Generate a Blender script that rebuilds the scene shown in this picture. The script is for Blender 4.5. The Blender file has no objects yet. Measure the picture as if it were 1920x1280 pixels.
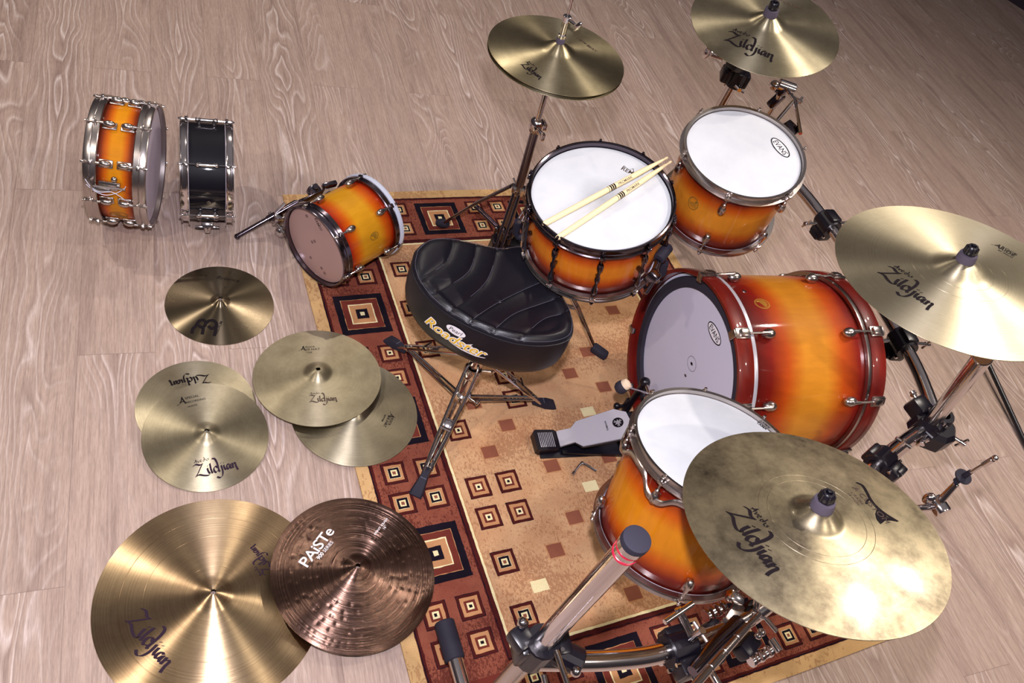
import bpy, bmesh, math, random
from mathutils import Vector, Matrix, Euler
random.seed(7)
PI = math.pi
sc = bpy.context.scene
COL = sc.collection

# ------------------------------------------------------------------ camera
cam = bpy.data.cameras.new('camera')
cam.sensor_width = 36.0
cam.lens = 1490.6208 / 1920 * 36.0
cam.clip_start = 0.05
cam.clip_end = 60
camo = bpy.data.objects.new('camera', cam)
camo.location = (-0.4873, -2.0885, 1.9393)
camo.rotation_euler = (0.6905, -0.2793, -0.3537)
COL.objects.link(camo)
sc.camera = camo
CR = Euler((0.6905, -0.2793, -0.3537)).to_matrix()
CC = Vector(camo.location)

# ------------------------------------------------------------------ world, lights, exposure
sc.view_settings.view_transform = 'Standard'
sc.view_settings.look = 'None'
sc.view_settings.gamma = 1.0
sc.view_settings.exposure = 0.12
w = bpy.data.worlds.new('world')
sc.world = w
w.use_nodes = True
nt = w.node_tree
nt.nodes.clear()
wo = nt.nodes.new('ShaderNodeOutputWorld')
bg = nt.nodes.new('ShaderNodeBackground')
tc = nt.nodes.new('ShaderNodeTexCoord')
sep = nt.nodes.new('ShaderNodeSeparateXYZ')
rp = nt.nodes.new('ShaderNodeValToRGB')
rp.color_ramp.elements[0].position = 0.0
rp.color_ramp.elements[0].color = (0.10, 0.08, 0.09, 1)
rp.color_ramp.elements[1].position = 1.0
rp.color_ramp.elements[1].color = (0.62, 0.56, 0.58, 1)
e = rp.color_ramp.elements.new(0.45)
e.color = (0.16, 0.13, 0.14, 1)
nt.links.new(tc.outputs['Generated'], sep.inputs[0])
nt.links.new(sep.outputs['Z'], rp.inputs[0])
nt.links.new(rp.outputs[0], bg.inputs[0])
bg.inputs[1].default_value = 0.33
nt.links.new(bg.outputs[0], wo.inputs[0])


def lamp(name, loc, power, size, color, aim=None, spread=PI, shape='DISK'):
    l = bpy.data.lights.new(name, 'AREA')
    l.shape = shape
    l.size = size
    l.energy = power
    l.color = color
    l.spread = spread
    o = bpy.data.objects.new(name, l)
    o.location = loc
    if aim is not None:
        o.rotation_euler = (Vector(aim) - Vector(loc)).to_track_quat('-Z', 'Y').to_euler()
    COL.objects.link(o)
    return o


fl = CC + CR @ Vector((0.03, 0.22, 0.02))
lamp('camera_flash', fl, 43, 0.07, (0.93, 0.89, 1.0), aim=(0.50, -0.95, 0.15))
WARM = (1.0, 0.89, 0.78)
for i, (x, y, p) in enumerate([(2.05, -0.95, 21), (2.95, -0.80, 18), (0.5, 1.5, 14), (-1.5, 0.9, 19), (-1.9, -1.5, 19), (0.9, -3.1, 20), (2.6, -2.9, 16)]):
    lamp('ceiling_lamp', (x, y, 2.8), p, 0.09, WARM, aim=(x, y, 0), spread=math.radians(150))


# ------------------------------------------------------------------ materials
def srgb(r, g, b):
    f = lambda c: (c / 255 / 12.92) if c / 255 <= 0.04045 else ((c / 255 + 0.055) / 1.055) ** 2.4
    return (f(r), f(g), f(b), 1)


class N:
    def __init__(s, name):
        s.m = bpy.data.materials.new(name)
        s.m.use_nodes = True
        s.t = s.m.node_tree
        s.t.nodes.clear()
        s.out = s.t.nodes.new('ShaderNodeOutputMaterial')
        s.b = s.t.nodes.new('ShaderNodeBsdfPrincipled')
        s.t.links.new(s.b.outputs[0], s.out.inputs[0])

    def n(s, typ, **kw):
        nd = s.t.nodes.new(typ)
        for k, v in kw.items():
            if k.startswith('_'):
                setattr(nd, k[1:], v)
        return nd

    def l(s, a, b):
        s.t.links.new(a, b)

    def set(s, **kw):
        mp = dict(col='Base Color', rough='Roughness', metal='Metallic', spec='Specular IOR Level', coat='Coat Weight',
                  coatr='Coat Roughness', aniso='Anisotropic', anrot='Anisotropic Rotation', sheen='Sheen Weight')
        for k, v in kw.items():
            s.b.inputs[mp[k]].default_value = v
        return s

    def math(s, op, a, b=None, c=None):
        nd = s.t.nodes.new('ShaderNodeMath')
        nd.operation = op
        for i, x in enumerate((a, b, c)):
            if x is None:
                continue
            if isinstance(x, (int, float)):
                nd.inputs[i].default_value = x
            else:
                s.l(x, nd.inputs[i])
        return nd.outputs[0]

    def ramp(s, fac, stops, interp='LINEAR'):
        nd = s.t.nodes.new('ShaderNodeValToRGB')
        cr = nd.color_ramp
        cr.interpolation = interp
        while len(cr.elements) < len(stops):
            cr.elements.new(0.5)
        for el, (p, c) in zip(cr.elements, stops):
            el.position = p
            el.color = c
        s.l(fac, nd.inputs[0])
        return nd.outputs[0]

    def mix(s, fac, a, b, mode='MIX'):
        nd = s.t.nodes.new('ShaderNodeMixRGB')
        nd.blend_type = mode
        for i, x in enumerate((fac, a, b)):
            if isinstance(x, (int, float)):
                nd.inputs[i].default_value = x
            elif isinstance(x, tuple):
                nd.inputs[i].default_value = x
            else:
                s.l(x, nd.inputs[i])
        return nd.outputs[0]

    def noise(s, vec, scale, detail=3, rough=0.5, dist=0.0):
        nd = s.t.nodes.new('ShaderNodeTexNoise')
        nd.inputs['Scale'].default_value = scale
        nd.inputs['Detail'].default_value = detail
        nd.inputs['Roughness'].default_value = rough
        nd.inputs['Distortion'].default_value = dist
        if vec is not None:
            s.l(vec, nd.inputs['Vector'])
        return nd.outputs[0]

    def obj(s):
        return s.t.nodes.new('ShaderNodeTexCoord').outputs['Object']

    def mapping(s, vec, scale=(1, 1, 1), rot=(0, 0, 0), loc=(0, 0, 0)):
        nd = s.t.nodes.new('ShaderNodeMapping')
        nd.inputs['Scale'].default_value = scale
        nd.inputs['Rotation'].default_value = rot
        nd.inputs['Location'].default_value = loc
        s.l(vec, nd.inputs[0])
        return nd.outputs[0]

    def bump(s, h, strength=0.3, dist=0.002):
        nd = s.t.nodes.new('ShaderNodeBump')
        nd.inputs['Strength'].default_value = strength
        nd.inputs['Distance'].default_value = dist
        s.l(h, nd.inputs['Height'])
        s.l(nd.outputs[0], s.b.inputs['Normal'])


def simple(name, col, rough=0.5, metal=0.0, **kw):
    return N(name).set(col=col, rough=rough, metal=metal, **kw).m


CHROME = simple('chrome', srgb(214, 208, 208), 0.12, 1.0)
NICKEL = simple('satin_nickel', srgb(190, 182, 178), 0.25, 1.0)
BLACKNI = simple('black_nickel', srgb(96, 88, 96), 0.14, 1.0)
DARKCH = simple('dark_chrome', srgb(120, 112, 122), 0.18, 1.0)
BLACKPL = simple('black_plastic', srgb(15, 12, 22), 0.32)
RUBBER = simple('black_rubber', srgb(40, 38, 50), 0.7, spec=0.25)
FELT = simple('grey_felt', srgb(76, 68, 82), 0.95)
BLACKFELT = simple('black_felt', srgb(38, 34, 48), 0.8)
INK = simple('black_ink', srgb(24, 18, 22), 0.65, spec=0.08)
FADED = simple('faded_ink', srgb(80, 66, 58), 0.6, spec=0.08)
PURPLEINK = simple('purple_ink', srgb(46, 32, 46), 0.6, spec=0.08)
WHITEINK = simple('white_ink', srgb(240, 236, 240), 0.5)
GOLDINK = simple('gold_ink', srgb(196, 160, 60), 0.4, 0.3)
OLIVEINK = simple('olive_ink', srgb(92, 84, 40), 0.4)
YELLOWINK = simple('yellow_ink', srgb(236, 190, 30), 0.5)
REDPL = simple('red_plastic', srgb(200, 20, 60), 0.25)
WOODSTICK = simple('hickory', srgb(244, 220, 172), 0.45)
SILVERP = simple('silver_paint', srgb(196, 194, 202), 0.3, 0.35)
WHITEP = simple('white_plastic', srgb(214, 220, 238), 0.35)


def mat_head(name, wear):
    m = N(name)
    o = m.obj()
    n1 = m.noise(o, 9, 4, 0.6)
    c = m.ramp(n1, [(0.3, srgb(196, 200, 206)), (0.75, srgb(212, 216, 221))])
    # stick wear around the middle of the head
    sp = m.n('ShaderNodeVectorMath')
    sp.operation = 'LENGTH'
    m.l(o, sp.inputs[0])
    wn = m.noise(o, 26, 4, 0.7)
    f = m.math('MULTIPLY', m.math('SUBTRACT', 1.0, m.math('MINIMUM', m.math('DIVIDE', sp.outputs['Value'], 0.075), 1.0)), wn)
    c = m.mix(m.math('MULTIPLY', f, wear), c, srgb(92, 94, 100))
    m.l(c, m.b.inputs['Base Color'])
    m.set(rough=0.55)
    m.bump(m.noise(o, 900, 2), 0.15, 0.0004)
    return m.m


HEAD = mat_head('coated_white_head', 0.06)
HEADSN = mat_head('played_white_head', 0.75)
HEADGREY = simple('grey_head', srgb(206, 204, 222), 0.45)
HEADROSE = simple('rose_head', srgb(176, 142, 136), 0.3)
HEADGREY2 = simple('clear_head', srgb(206, 196, 208), 0.55, spec=0.2)


def burst(name, half, mid, edge, amber=(214, 140, 22), orange=(200, 84, 8), red=(120, 26, 8), dark=(62, 10, 10)):
    """sunburst lacquer: dark at both rims, amber in the middle; object z runs down the shell"""
    m = N(name)
    o = m.obj()
    sx = m.n('ShaderNodeSeparateXYZ')
    m.l(o, sx.inputs[0])
    d = m.math('ABSOLUTE', m.math('SUBTRACT', sx.outputs['Z'], mid))
    nz = m.noise(o, 6, 3, 0.5)
    d = m.math('ADD', d, m.math('MULTIPLY', m.math('SUBTRACT', nz, 0.5), edge * 0.5))
    f = m.math('DIVIDE', d, half)
    k = edge / half
    c = m.ramp(f, [(max(0.0, 1 - k * 1.55), srgb(*amber)), (1 - k * 1.05, srgb(*orange)), (1 - k * 0.6, srgb(*red)), (1 - k * 0.12, srgb(*dark))])
    g = m.noise(m.mapping(o, (1, 1, 0.25)), 55, 3, 0.6)
    c = m.mix(0.16, c, m.mix(1.0, c, m.ramp(g, [(0.35, (0.35, 0.3, 0.2, 1)), (0.65, (1, 1, 1, 1))]), 'MULTIPLY'))
    g2 = m.noise(o, 5.0, 2, 0.5)
    c = m.mix(0.35, c, m.mix(1.0, c, m.ramp(g2, [(0.35, (0.6, 0.5, 0.4, 1)), (0.6, (1.0, 1.0, 1.0, 1))]), 'MULTIPLY'))
    m.l(c, m.b.inputs['Base Color'])
    m.set(rough=0.5, spec=0.12, coat=0.4, coatr=0.05)
    return m.m


def mat_hoopwood():
    m = N('bass_hoop_lacquer')
    o = m.obj()
    c = m.ramp(m.noise(m.mapping(o, (1, 1, 3)), 9, 3), [(0.35, srgb(92, 15, 11)), (0.7, srgb(122, 26, 13))])
    m.l(c, m.b.inputs['Base Color'])
    m.set(rough=0.4, spec=0.3, coat=0.6, coatr=0.05)
    return m.m


HOOPW = mat_hoopwood()


def bronze(name, light, dark, rough=0.33, smudge=0.5, rings=0.25, ringf=900, aniso=0.75, sscale=7, bumpd=0.0006, coat=0.0):
    m = N(name)
    o = m.obj()
    sx = m.n('ShaderNodeSeparateXYZ')
    m.l(o, sx.inputs[0])
    r = m.math('SQRT', m.math('ADD', m.math('MULTIPLY', sx.outputs['X'], sx.outputs['X']), m.math('MULTIPLY', sx.outputs['Y'], sx.outputs['Y'])))
    cb = m.n('ShaderNodeCombineXYZ')
    m.l(r, cb.inputs[0])
    rn = m.noise(cb.outputs[0], ringf * 0.35, 3, 0.7)
    sm = m.noise(o, sscale, 6, 0.62)
    sm2 = m.noise(m.mapping(o, (1, 1, 1), (0, 0, 0.7)), sscale * 3.3, 5, 0.7)
    f = m.math('ADD', m.math('MULTIPLY', sm, 0.65), m.math('MULTIPLY', sm2, 0.35))
    c = m.ramp(f, [(0.5 - 0.20 * smudge - 0.0, srgb(*dark)), (0.5 + 0.1, srgb(*light))])
    lt = m.mix(1 - smudge, c, srgb(*light))
    c = m.mix(rings, lt, m.mix(1.0, lt, m.ramp(rn, [(0.38, (0.45, 0.42, 0.38, 1)), (0.6, (1, 1, 1, 1))]), 'MULTIPLY'))
    m.l(c, m.b.inputs['Base Color'])
    rr = m.math('ADD', rough - 0.05, m.math('MULTIPLY', m.math('SUBTRACT', 1.0, f), 0.12))
    m.l(rr, m.b.inputs['Roughness'])
    m.set(metal=1.0, aniso=aniso, anrot=0.25, coat=coat, coatr=0.13)
    tg = m.n('ShaderNodeTangent')
    tg.direction_type = 'RADIAL'
    tg.axis = 'Z'
    m.l(tg.outputs[0], m.b.inputs['Tangent'])
    m.bump(rn, rings, bumpd)
    return m.m


BR_HAT = bronze('bronze_hihat', (198, 186, 152), (122, 108, 80), 0.38, 0.5, 0.12, aniso=0.88)
BR_CRASH = bronze('bronze_crash', (202, 192, 162), (126, 114, 90), 0.38, 0.5, 0.12, aniso=0.88)
BR_RIDE = bronze('bronze_ride', (216, 206, 178), (172, 160, 132), 0.40, 0.4, 0.2, aniso=0.85)
BR_OLD = bronze('bronze_tarnished', (204, 190, 158), (46, 34, 32), 0.38, 1.0, 0.10, aniso=0.5, sscale=9, coat=0.5)
BR_FLOOR = bronze('bronze_plain', (196, 186, 160), (144, 134, 112), 0.40, 0.5, 0.3, aniso=0.85)
BR_FLOOR2 = bronze('bronze_plain_dull', (182, 172, 146), (130, 120, 98), 0.42, 0.6, 0.25, aniso=0.8)
BR_SPLASH = bronze('bronze_dark_polished', (122, 110, 90), (88, 76, 60), 0.27, 0.25, 0.03, aniso=0.97)
BR_WARM = bronze('bronze_warm_ringed', (206, 180, 142), (140, 112, 88), 0.31, 0.7, 0.45, aniso=0.97, sscale=4)
BR_BROWN = bronze('bronze_brown_ringed', (146, 116, 102), (62, 42, 42), 0.24, 0.6, 0.95, ringf=900, aniso=0.8, sscale=5, bumpd=0.002)


def mat_floor():
    m = N('oak_laminate')
    o = m.obj()
    a = math.radians(94.5)
    p = m.mapping(o, (1, 1, 1), (0, 0, a - 0.0), (0, 0, 0))
    sx = m.n('ShaderNodeSeparateXYZ')
    m.l(p, sx.inputs[0])
    X, Y = sx.outputs['X'], sx.outputs['Y']          # X runs along the planks, Y across
    W, L = 0.193, 1.30
    row = m.math('FLOOR', m.math('DIVIDE', m.math('ADD', Y, 10.0 * W + FLOOR_OFF), W))
    half = m.math('MULTIPLY', m.math('MODULO', row, 2.0), L * 0.5)
    xi = m.math('DIVIDE', m.math('ADD', m.math('ADD', X, 20 * L + FLOOR_OFFX), half), L)
    col = m.math('FLOOR', xi)
    fy = m.math('FRACT', m.math('DIVIDE', m.math('ADD', Y, 10.0 * W + FLOOR_OFF), W))
    fx = m.math('FRACT', xi)
    idn = m.n('ShaderNodeCombineXYZ')
    m.l(row, idn.inputs[0])
    m.l(col, idn.inputs[1])
    wn = m.n('ShaderNodeTexWhiteNoise')
    m.l(idn.outputs[0], wn.inputs['Vector'])
    off = m.n('ShaderNodeVectorMath')
    off.operation = 'SCALE'
    off.inputs['Scale'].default_value = 37.0
    m.l(wn.outputs['Color'], off.inputs[0])
    pc = m.n('ShaderNodeVectorMath')
    pc.operation = 'ADD'
    m.l(p, pc.inputs[0])
    m.l(off.outputs[0], pc.inputs[1])
    pv = pc.outputs[0]
    # cathedral grain: contour lines, bent in the middle of a plank and straight along its edges
    g1 = m.noise(m.mapping(pv, (1.3, 5.0, 1)), 1.0, 2, 0.5, 0.25)
    side = m.math('ABSOLUTE', m.math('SUBTRACT', m.math('MULTIPLY', fy, 2.0), 1.0))
    fld = m.math('ADD', m.math('MULTIPLY', g1, 15.0), m.math('MULTIPLY', side, 4.0))
    saw = m.math('FRACT', fld)
    line = m.ramp(saw, [(0.0, (1, 1, 1, 1)), (0.10, (0.45, 0.45, 0.45, 1)), (0.22, (0.1, 0.1, 0.1, 1)), (0.70, (0, 0, 0, 1)), (0.90, (0.35, 0.35, 0.35, 1)), (1.0, (1, 1, 1, 1))])
    dk = m.ramp(saw, [(0.10, (0, 0, 0, 1)), (0.22, (1, 1, 1, 1)), (0.5, (0, 0, 0, 1))])
    fine = m.noise(m.mapping(pv, (7, 210, 1)), 1.0, 3, 0.65)
    fine2 = m.noise(m.mapping(pv, (40, 420, 1)), 1.0, 2, 0.6)
    soft = m.noise(m.mapping(pv, (1.2, 14, 1)), 1.0, 3, 0.6)
    base = m.ramp(soft, [(0.3, srgb(156, 134, 124)), (0.5, srgb(177, 155, 142)), (0.72, srgb(162, 140, 129))])
    brk = m.noise(m.mapping(pv, (10, 60, 1)), 1.0, 3, 0.6)
    mid = m.math('SUBTRACT', 1.0, m.math('MULTIPLY', side, 0.75))
    # some stretches of board are quiet, others strongly figured
    quiet = m.ramp(m.noise(m.mapping(pv, (0.9, 3.5, 1)), 1.0, 1, 0.5), [(0.40, (0.12, 0.12, 0.12, 1)), (0.58, (1, 1, 1, 1))])
    mid = m.math('MULTIPLY', mid, quiet)
    lf = m.math('MULTIPLY', m.math('MULTIPLY', line, mid), m.math('MULTIPLY', brk, 1.45))
    c = m.mix(lf, base, srgb(226, 212, 208))
    c = m.mix(m.math('MULTIPLY', m.math('MULTIPLY', dk, mid), 0.5), c, srgb(122, 96, 90))
    c = m.mix(0.75, c, m.mix(1.0, c, m.ramp(fine, [(0.32, (0.74, 0.71, 0.71, 1)), (0.5, (1, 1, 1, 1)), (0.72, (1.16, 1.16, 1.16, 1))]), 'MULTIPLY'))
    c = m.mix(0.45, c, m.mix(1.0, c, m.ramp(fine2, [(0.35, (0.72, 0.70, 0.70, 1)), (0.6, (1.12, 1.12, 1.14, 1))]), 'MULTIPLY'))
    c = m.mix(0.25, c, m.mix(1.0, c, m.ramp(wn.outputs['Value'], [(0.0, (0.72, 0.70, 0.70, 1)), (1.0, (1.1, 1.1, 1.1, 1))]), 'MULTIPLY'))
    e1 = m.math('LESS_THAN', m.math('MINIMUM', fy, m.math('SUBTRACT', 1.0, fy)), 0.006)
    e2 = m.math('LESS_THAN', m.math('MINIMUM', fx, m.math('SUBTRACT', 1.0, fx)), 0.0009)
    seam = m.math('MAXIMUM', e1, e2)
    c = m.mix(m.math('MULTIPLY', seam, 0.35), c, srgb(96, 76, 70))
    m.l(c, m.b.inputs['Base Color'])
    m.set(rough=0.5, spec=0.35)
    m.bump(m.math('SUBTRACT', fine, m.math('MULTIPLY', seam, 1.0)), 0.12, 0.0006)
    return m.m


FLOOR_OFF, FLOOR_OFFX = 0.02, 0.0


def pile(name, cols, speck=None, amt=0.5, sscale=1.0):
    """woven rug wool: base colour with flecks"""
    m = N(name)
    o = m.obj()
    n1 = m.noise(m.mapping(o, (1, 1, 1)), 9, 3, 0.6)
    c = m.ramp(n1, [(0.38, srgb(*cols[0])), (0.62, srgb(*cols[1]))])
    if speck:
        big = m.noise(m.mapping(o, (2.2, 5.0, 1)), 1.6, 2, 0.5)
        s = m.noise(m.mapping(o, (150 * sscale, 95 * sscale, 1)), 1.0, 2, 0.7, 0.6)
        thr = m.math('ADD', m.math('MULTIPLY', m.math('SUBTRACT', big, 0.5), 0.75), s)
        f = m.ramp(thr, [(0.55, (0, 0, 0, 1)), (0.60, (1, 1, 1, 1))])
        c = m.mix(m.math('MULTIPLY', f, amt), c, srgb(*speck))
    w1 = m.noise(m.mapping(o, (420, 420, 420)), 1.0, 1, 0.5)
    c = m.mix(0.35, c, m.mix(1.0, c, m.ramp(w1, [(0.35, (0.68, 0.66, 0.66, 1)), (0.65, (1.15, 1.15, 1.15, 1))]), 'MULTIPLY'))
    m.l(c, m.b.inputs['Base Color'])
    m.set(rough=0.95, spec=0.1)
    m.bump(w1, 0.5, 0.0012)
    return m.m


R_TAN = pile('rug_tan', ((188, 144, 106), (200, 160, 120)), (150, 102, 72), 0.6)
R_BORD = pile('rug_terracotta', ((124, 66, 52), (140, 80, 62)), (84, 38, 32), 0.75, 1.2)
R_EDGE = pile('rug_sand_edge', ((190, 154, 106), (200, 164, 116)), (146, 100, 66), 0.5, 0.5)
R_CREAM = pile('rug_cream', ((222, 208, 160), (232, 220, 172)))
R_MAROON = pile('rug_maroon', ((66, 22, 22), (76, 28, 26)))
R_RED = pile('rug_brick', ((98, 42, 36), (110, 50, 40)))
R_BLACK = pile('rug_black', ((18, 13, 24), (26, 19, 30)))
R_GOLD = pile('rug_gold', ((176, 126, 86), (188, 138, 96)))
R_BROWN = pile('rug_brown', ((130, 78, 60), (140, 86, 66)))


def mat_leather():
    m = N('black_vinyl')
    o = m.obj()
    m.set(col=srgb(17, 16, 25), rough=0.40, spec=0.4)
    v = m.n('ShaderNodeTexVoronoi')
    v.inputs['Scale'].default_value = 420
    m.l(o, v.inputs['Vector'])
    m.bump(v.outputs['Distance'], 0.25, 0.0006)
    return m.m


VINYL = mat_leather()
THREAD = simple('grey_thread', srgb(86, 84, 100), 0.7)
BLACKLAC = N('black_lacquer').set(col=srgb(8, 7, 18), rough=0.5, spec=0.15, coat=0.8, coatr=0.03).m
SKIN = None


# ------------------------------------------------------------------ mesh builder
class MB:
    def __init__(s):
        s.v = []
        s.f = []
        s.mi = []

    def add(s, vs, fs, M=None, mi=0):
        o = len(s.v)
        if M is not None:
            vs = [M @ Vector(v) for v in vs]
        s.v += [tuple(v) for v in vs]
        s.f += [tuple(i + o for i in f) for f in fs]
        s.mi += [mi] * len(fs)
        return s

    def lathe(s, prof, seg=64, M=None, mi=0, closed=False):
        n = len(prof)
        vs = []
        for k in range(seg):
            a = 2 * PI * k / seg
            c, q = math.cos(a), math.sin(a)
            vs += [(r * c, r * q, z) for r, z in prof]
        fs = []
        rng = n if closed else n - 1
        for k in range(seg):
            k2 = (k + 1) % seg
            for i in range(rng):
                j = (i + 1) % n
                fs.append((k * n + i, k2 * n + i, k2 * n + j, k * n + j))
        return s.add(vs, fs, M, mi)

    def cyl(s, p0, p1, r0, r1=None, seg=16, mi=0, M=None, bev=0.0):
        p0, p1 = Vector(p0), Vector(p1)
        r1 = r0 if r1 is None else r1
        d = p1 - p0
        L = d.length
        q = d.to_track_quat('Z', 'Y').to_matrix().to_4x4()
        T = Matrix.Translation(p0) @ q
        if M is not None:
            T = M @ T
        b = bev if bev else min(r0, r1, L) * 0.12
        return s.lathe([(0.00001, 0), (r0 - b, 0), (r0, b), (r1, L - b), (r1 - b, L), (0.00001, L)], seg, T, mi)

    def pipe(s, pts, r, seg=12, mi=0, M=None, cap=True):
        P = [Vector(p) for p in pts]
        n = len(P)
        R = r if isinstance(r, (list, tuple)) else [r] * n
        vs = []
        up = None
        for i, p in enumerate(P):
            t = (P[min(i + 1, n - 1)] - P[max(i - 1, 0)]).normalized()
            if up is None:
                up = Vector((0, 0, 1)) if abs(t.z) < 0.9 else Vector((1, 0, 0))
            x = (up - t * up.dot(t)).normalized()
            y = t.cross(x)
            up = x
            for k in range(seg):
                a = 2 * PI * k / seg
                vs.append(p + (x * math.cos(a) + y * math.sin(a)) * R[i])
        fs = []
        for i in range(n - 1):
            for k in range(seg):
                k2 = (k + 1) % seg
                fs.append((i * seg + k, i * seg + k2, (i + 1) * seg + k2, (i + 1) * seg + k))
        if cap:
            fs.append(tuple(range(seg))[::-1])
            fs.append(tuple((n - 1) * seg + k for k in range(seg)))
        return s.add(vs, fs, M, mi)

    def box(s, c, size, rot=(0, 0, 0), bev=0.0015, mi=0, M=None, seg=2):
        bm = bmesh.new()
        bmesh.ops.create_cube(bm, size=1.0)
        bmesh.ops.scale(bm, vec=size, verts=bm.verts)
        if bev:
            bmesh.ops.bevel(bm, geom=bm.edges[:], offset=min(bev, min(size) * 0.45), segments=seg, affect='EDGES', profile=0.5)
        T = Matrix.Translation(c) @ Euler(rot).to_matrix().to_4x4()
        if M is not None:
            T = M @ T
        bm.verts.index_update()
        vs = [v.co.copy() for v in bm.verts]
        fs = [[v.index for v in f.verts] for f in bm.faces]
        bm.free()
        return s.add(vs, fs, T, mi)

    def ball(s, c, rad, M=None, mi=0, seg=16, rot=(0, 0, 0)):
        rad = rad if isinstance(rad, (tuple, list)) else (rad,) * 3
        T = Matrix.Translation(c) @ Euler(rot).to_matrix().to_4x4() @ Matrix.Diagonal((*rad, 1))
        if M is not None:
            T = M @ T
        h = seg // 2
        return s.lathe([(math.sin(PI * i / h) + 1e-5, -math.cos(PI * i / h)) for i in range(h + 1)], seg, T, mi)

    def prism(s, pts, z0, z1, M=None, mi=0):
        n = len(pts)
        vs = [(x, y, z0) for x, y in pts] + [(x, y, z1) for x, y in pts]
        fs = [tuple(range(n))[::-1], tuple(range(n, 2 * n))] + [(i, (i + 1) % n, n + (i + 1) % n, n + i) for i in range(n)]
        return s.add(vs, fs, M, mi)

    def build(s, name, mats, parent=None, M=None, angle=35):
        me = bpy.data.meshes.new(name)
        me.from_pydata(s.v, [], s.f)
        mats = mats if isinstance(mats, (list, tuple)) else [mats]
        for m in mats:
            me.materials.append(m)
        if len(mats) > 1:
            me.polygons.foreach_set('material_index', s.mi)
        bm = bmesh.new()
        bm.from_mesh(me)
        bmesh.ops.recalc_face_normals(bm, faces=bm.faces)
        bm.to_mesh(me)
        bm.free()
        me.polygons.foreach_set('use_smooth', [True] * len(me.polygons))
        me.set_sharp_from_angle(angle=math.radians(angle))
        o = bpy.data.objects.new(name, me)
        COL.objects.link(o)
        if parent is not None:
            o.parent = parent
        if M is not None:
            o.matrix_local = M
        return o


def tag(o, label=None, cat=None, group=None, kind=None):
    if label:
        o['label'] = label
    if cat:
        o['category'] = cat
    if group:
        o['group'] = group
    if kind:
        o['kind'] = kind
    return o


def frame(c, n):
    """pose with local z along n (same convention as the measurements)"""
    z = Vector(n).normalized()
    ref = Vector((0, 0, 1)) if abs(z.z) < 0.9 else Vector((1, 0, 0))
    x = (ref - z * ref.dot(z)).normalized()
    y = z.cross(x)
    M = Matrix((x, y, z)).transposed().to_4x4()
    M.translation = Vector(c)
    return M


def empty(name, M, label, cat, group=None):
    o = bpy.data.objects.new(name, None)
    o.empty_display_size = 0.05
    o.matrix_world = M
    COL.objects.link(o)
    tag(o, label, cat, group)
    return o


def rel(M, p):
    """world point to local"""
    return M.inverted() @ Vector(p)


# ------------------------------------------------------------------ lettering
_tc = {}


def text2d(s, size=1.0, bold=0.0, shear=0.0, spacing=1.0):
    """(verts2d, faces) of a word, baseline at y=0, starting at x=0, and its width; cap height ~0.7*size"""
    key = (s, size, bold, shear, spacing)
    if key in _tc:
        return _tc[key]
    cu = bpy.data.curves.new('word', 'FONT')
    cu.body = s
    cu.size = size
    cu.offset = bold
    cu.shear = shear
    cu.space_character = spacing
    cu.resolution_u = 3
    o = bpy.data.objects.new('word', cu)
    COL.objects.link(o)
    dg = bpy.context.evaluated_depsgraph_get()
    dg.update()
    me = bpy.data.meshes.new_from_object(o.evaluated_get(dg))
    vs = [(v.co.x, v.co.y) for v in me.vertices]
    fs = [tuple(p.vertices) for p in me.polygons]
    bpy.data.objects.remove(o)
    bpy.data.curves.remove(cu)
    bpy.data.meshes.remove(me)
    x0 = min(v[0] for v in vs)
    x1 = max(v[0] for v in vs)
    _tc[key] = ([(x - x0, y) for x, y in vs], fs, x1 - x0)
    return _tc[key]


def catmull(P, k=6):
    out = []
    n = len(P)
    for i in range(n - 1):
        p0, p1, p2, p3 = P[max(i - 1, 0)], P[i], P[i + 1], P[min(i + 2, n - 1)]
        for j in range(k):
            t = j / k
            out.append(tuple(0.5 * (2 * p1[d] + (p2[d] - p0[d]) * t + (2 * p0[d] - 5 * p1[d] + 4 * p2[d] - p3[d]) * t * t + (3 * p1[d] - p0[d] - 3 * p2[d] + p3[d]) * t ** 3) for d in range(len(p1))))
    out.append(tuple(P[-1]))
    return out


def nib(strokes, wdt=0.06, ang=40):
    """broad-nib pen strokes -> (verts2d, faces)"""
    a = math.radians(ang)
    nx, ny = math.cos(a) * wdt / 2, math.sin(a) * wdt / 2
    vs, fs = [], []
    for st in strokes:
        P = catmull(st)
        b = len(vs)
        for i, (x, y) in enumerate(P):
            q, r = P[max(i - 1, 0)], P[min(i + 1, len(P) - 1)]
            tx, ty = r[0] - q[0], r[1] - q[1]
            L = math.hypot(tx, ty) or 1
            px, py = -ty / L * wdt * 0.13, tx / L * wdt * 0.13
            sgn = 1 if (px * nx + py * ny) >= 0 else -1
            ex, ey = nx + px * sgn, ny + py * sgn
            vs += [(x - ex, y - ey), (x + ex, y + ey)]
        for i in range(len(P) - 1):
            fs.append((b + 2 * i, b + 2 * i + 1, b + 2 * i + 3, b + 2 * i + 2))
    return vs, fs


def pen(strokes, wdt):
    """round even pen strokes"""
    vs, fs = [], []
    for st in strokes:
        P = catmull(st)
        b = len(vs)
        for i, (x, y) in enumerate(P):
            q, r = P[max(i - 1, 0)], P[min(i + 1, len(P) - 1)]
            tx, ty = r[0] - q[0], r[1] - q[1]
            L = math.hypot(tx, ty) or 1
            px, py = -ty / L * wdt / 2, tx / L * wdt / 2
            vs += [(x - px, y - py), (x + px, y + py)]
        for i in range(len(P) - 1):
            fs.append((b + 2 * i, b + 2 * i + 1, b + 2 * i + 3, b + 2 * i + 2))
    return vs, fs


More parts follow.
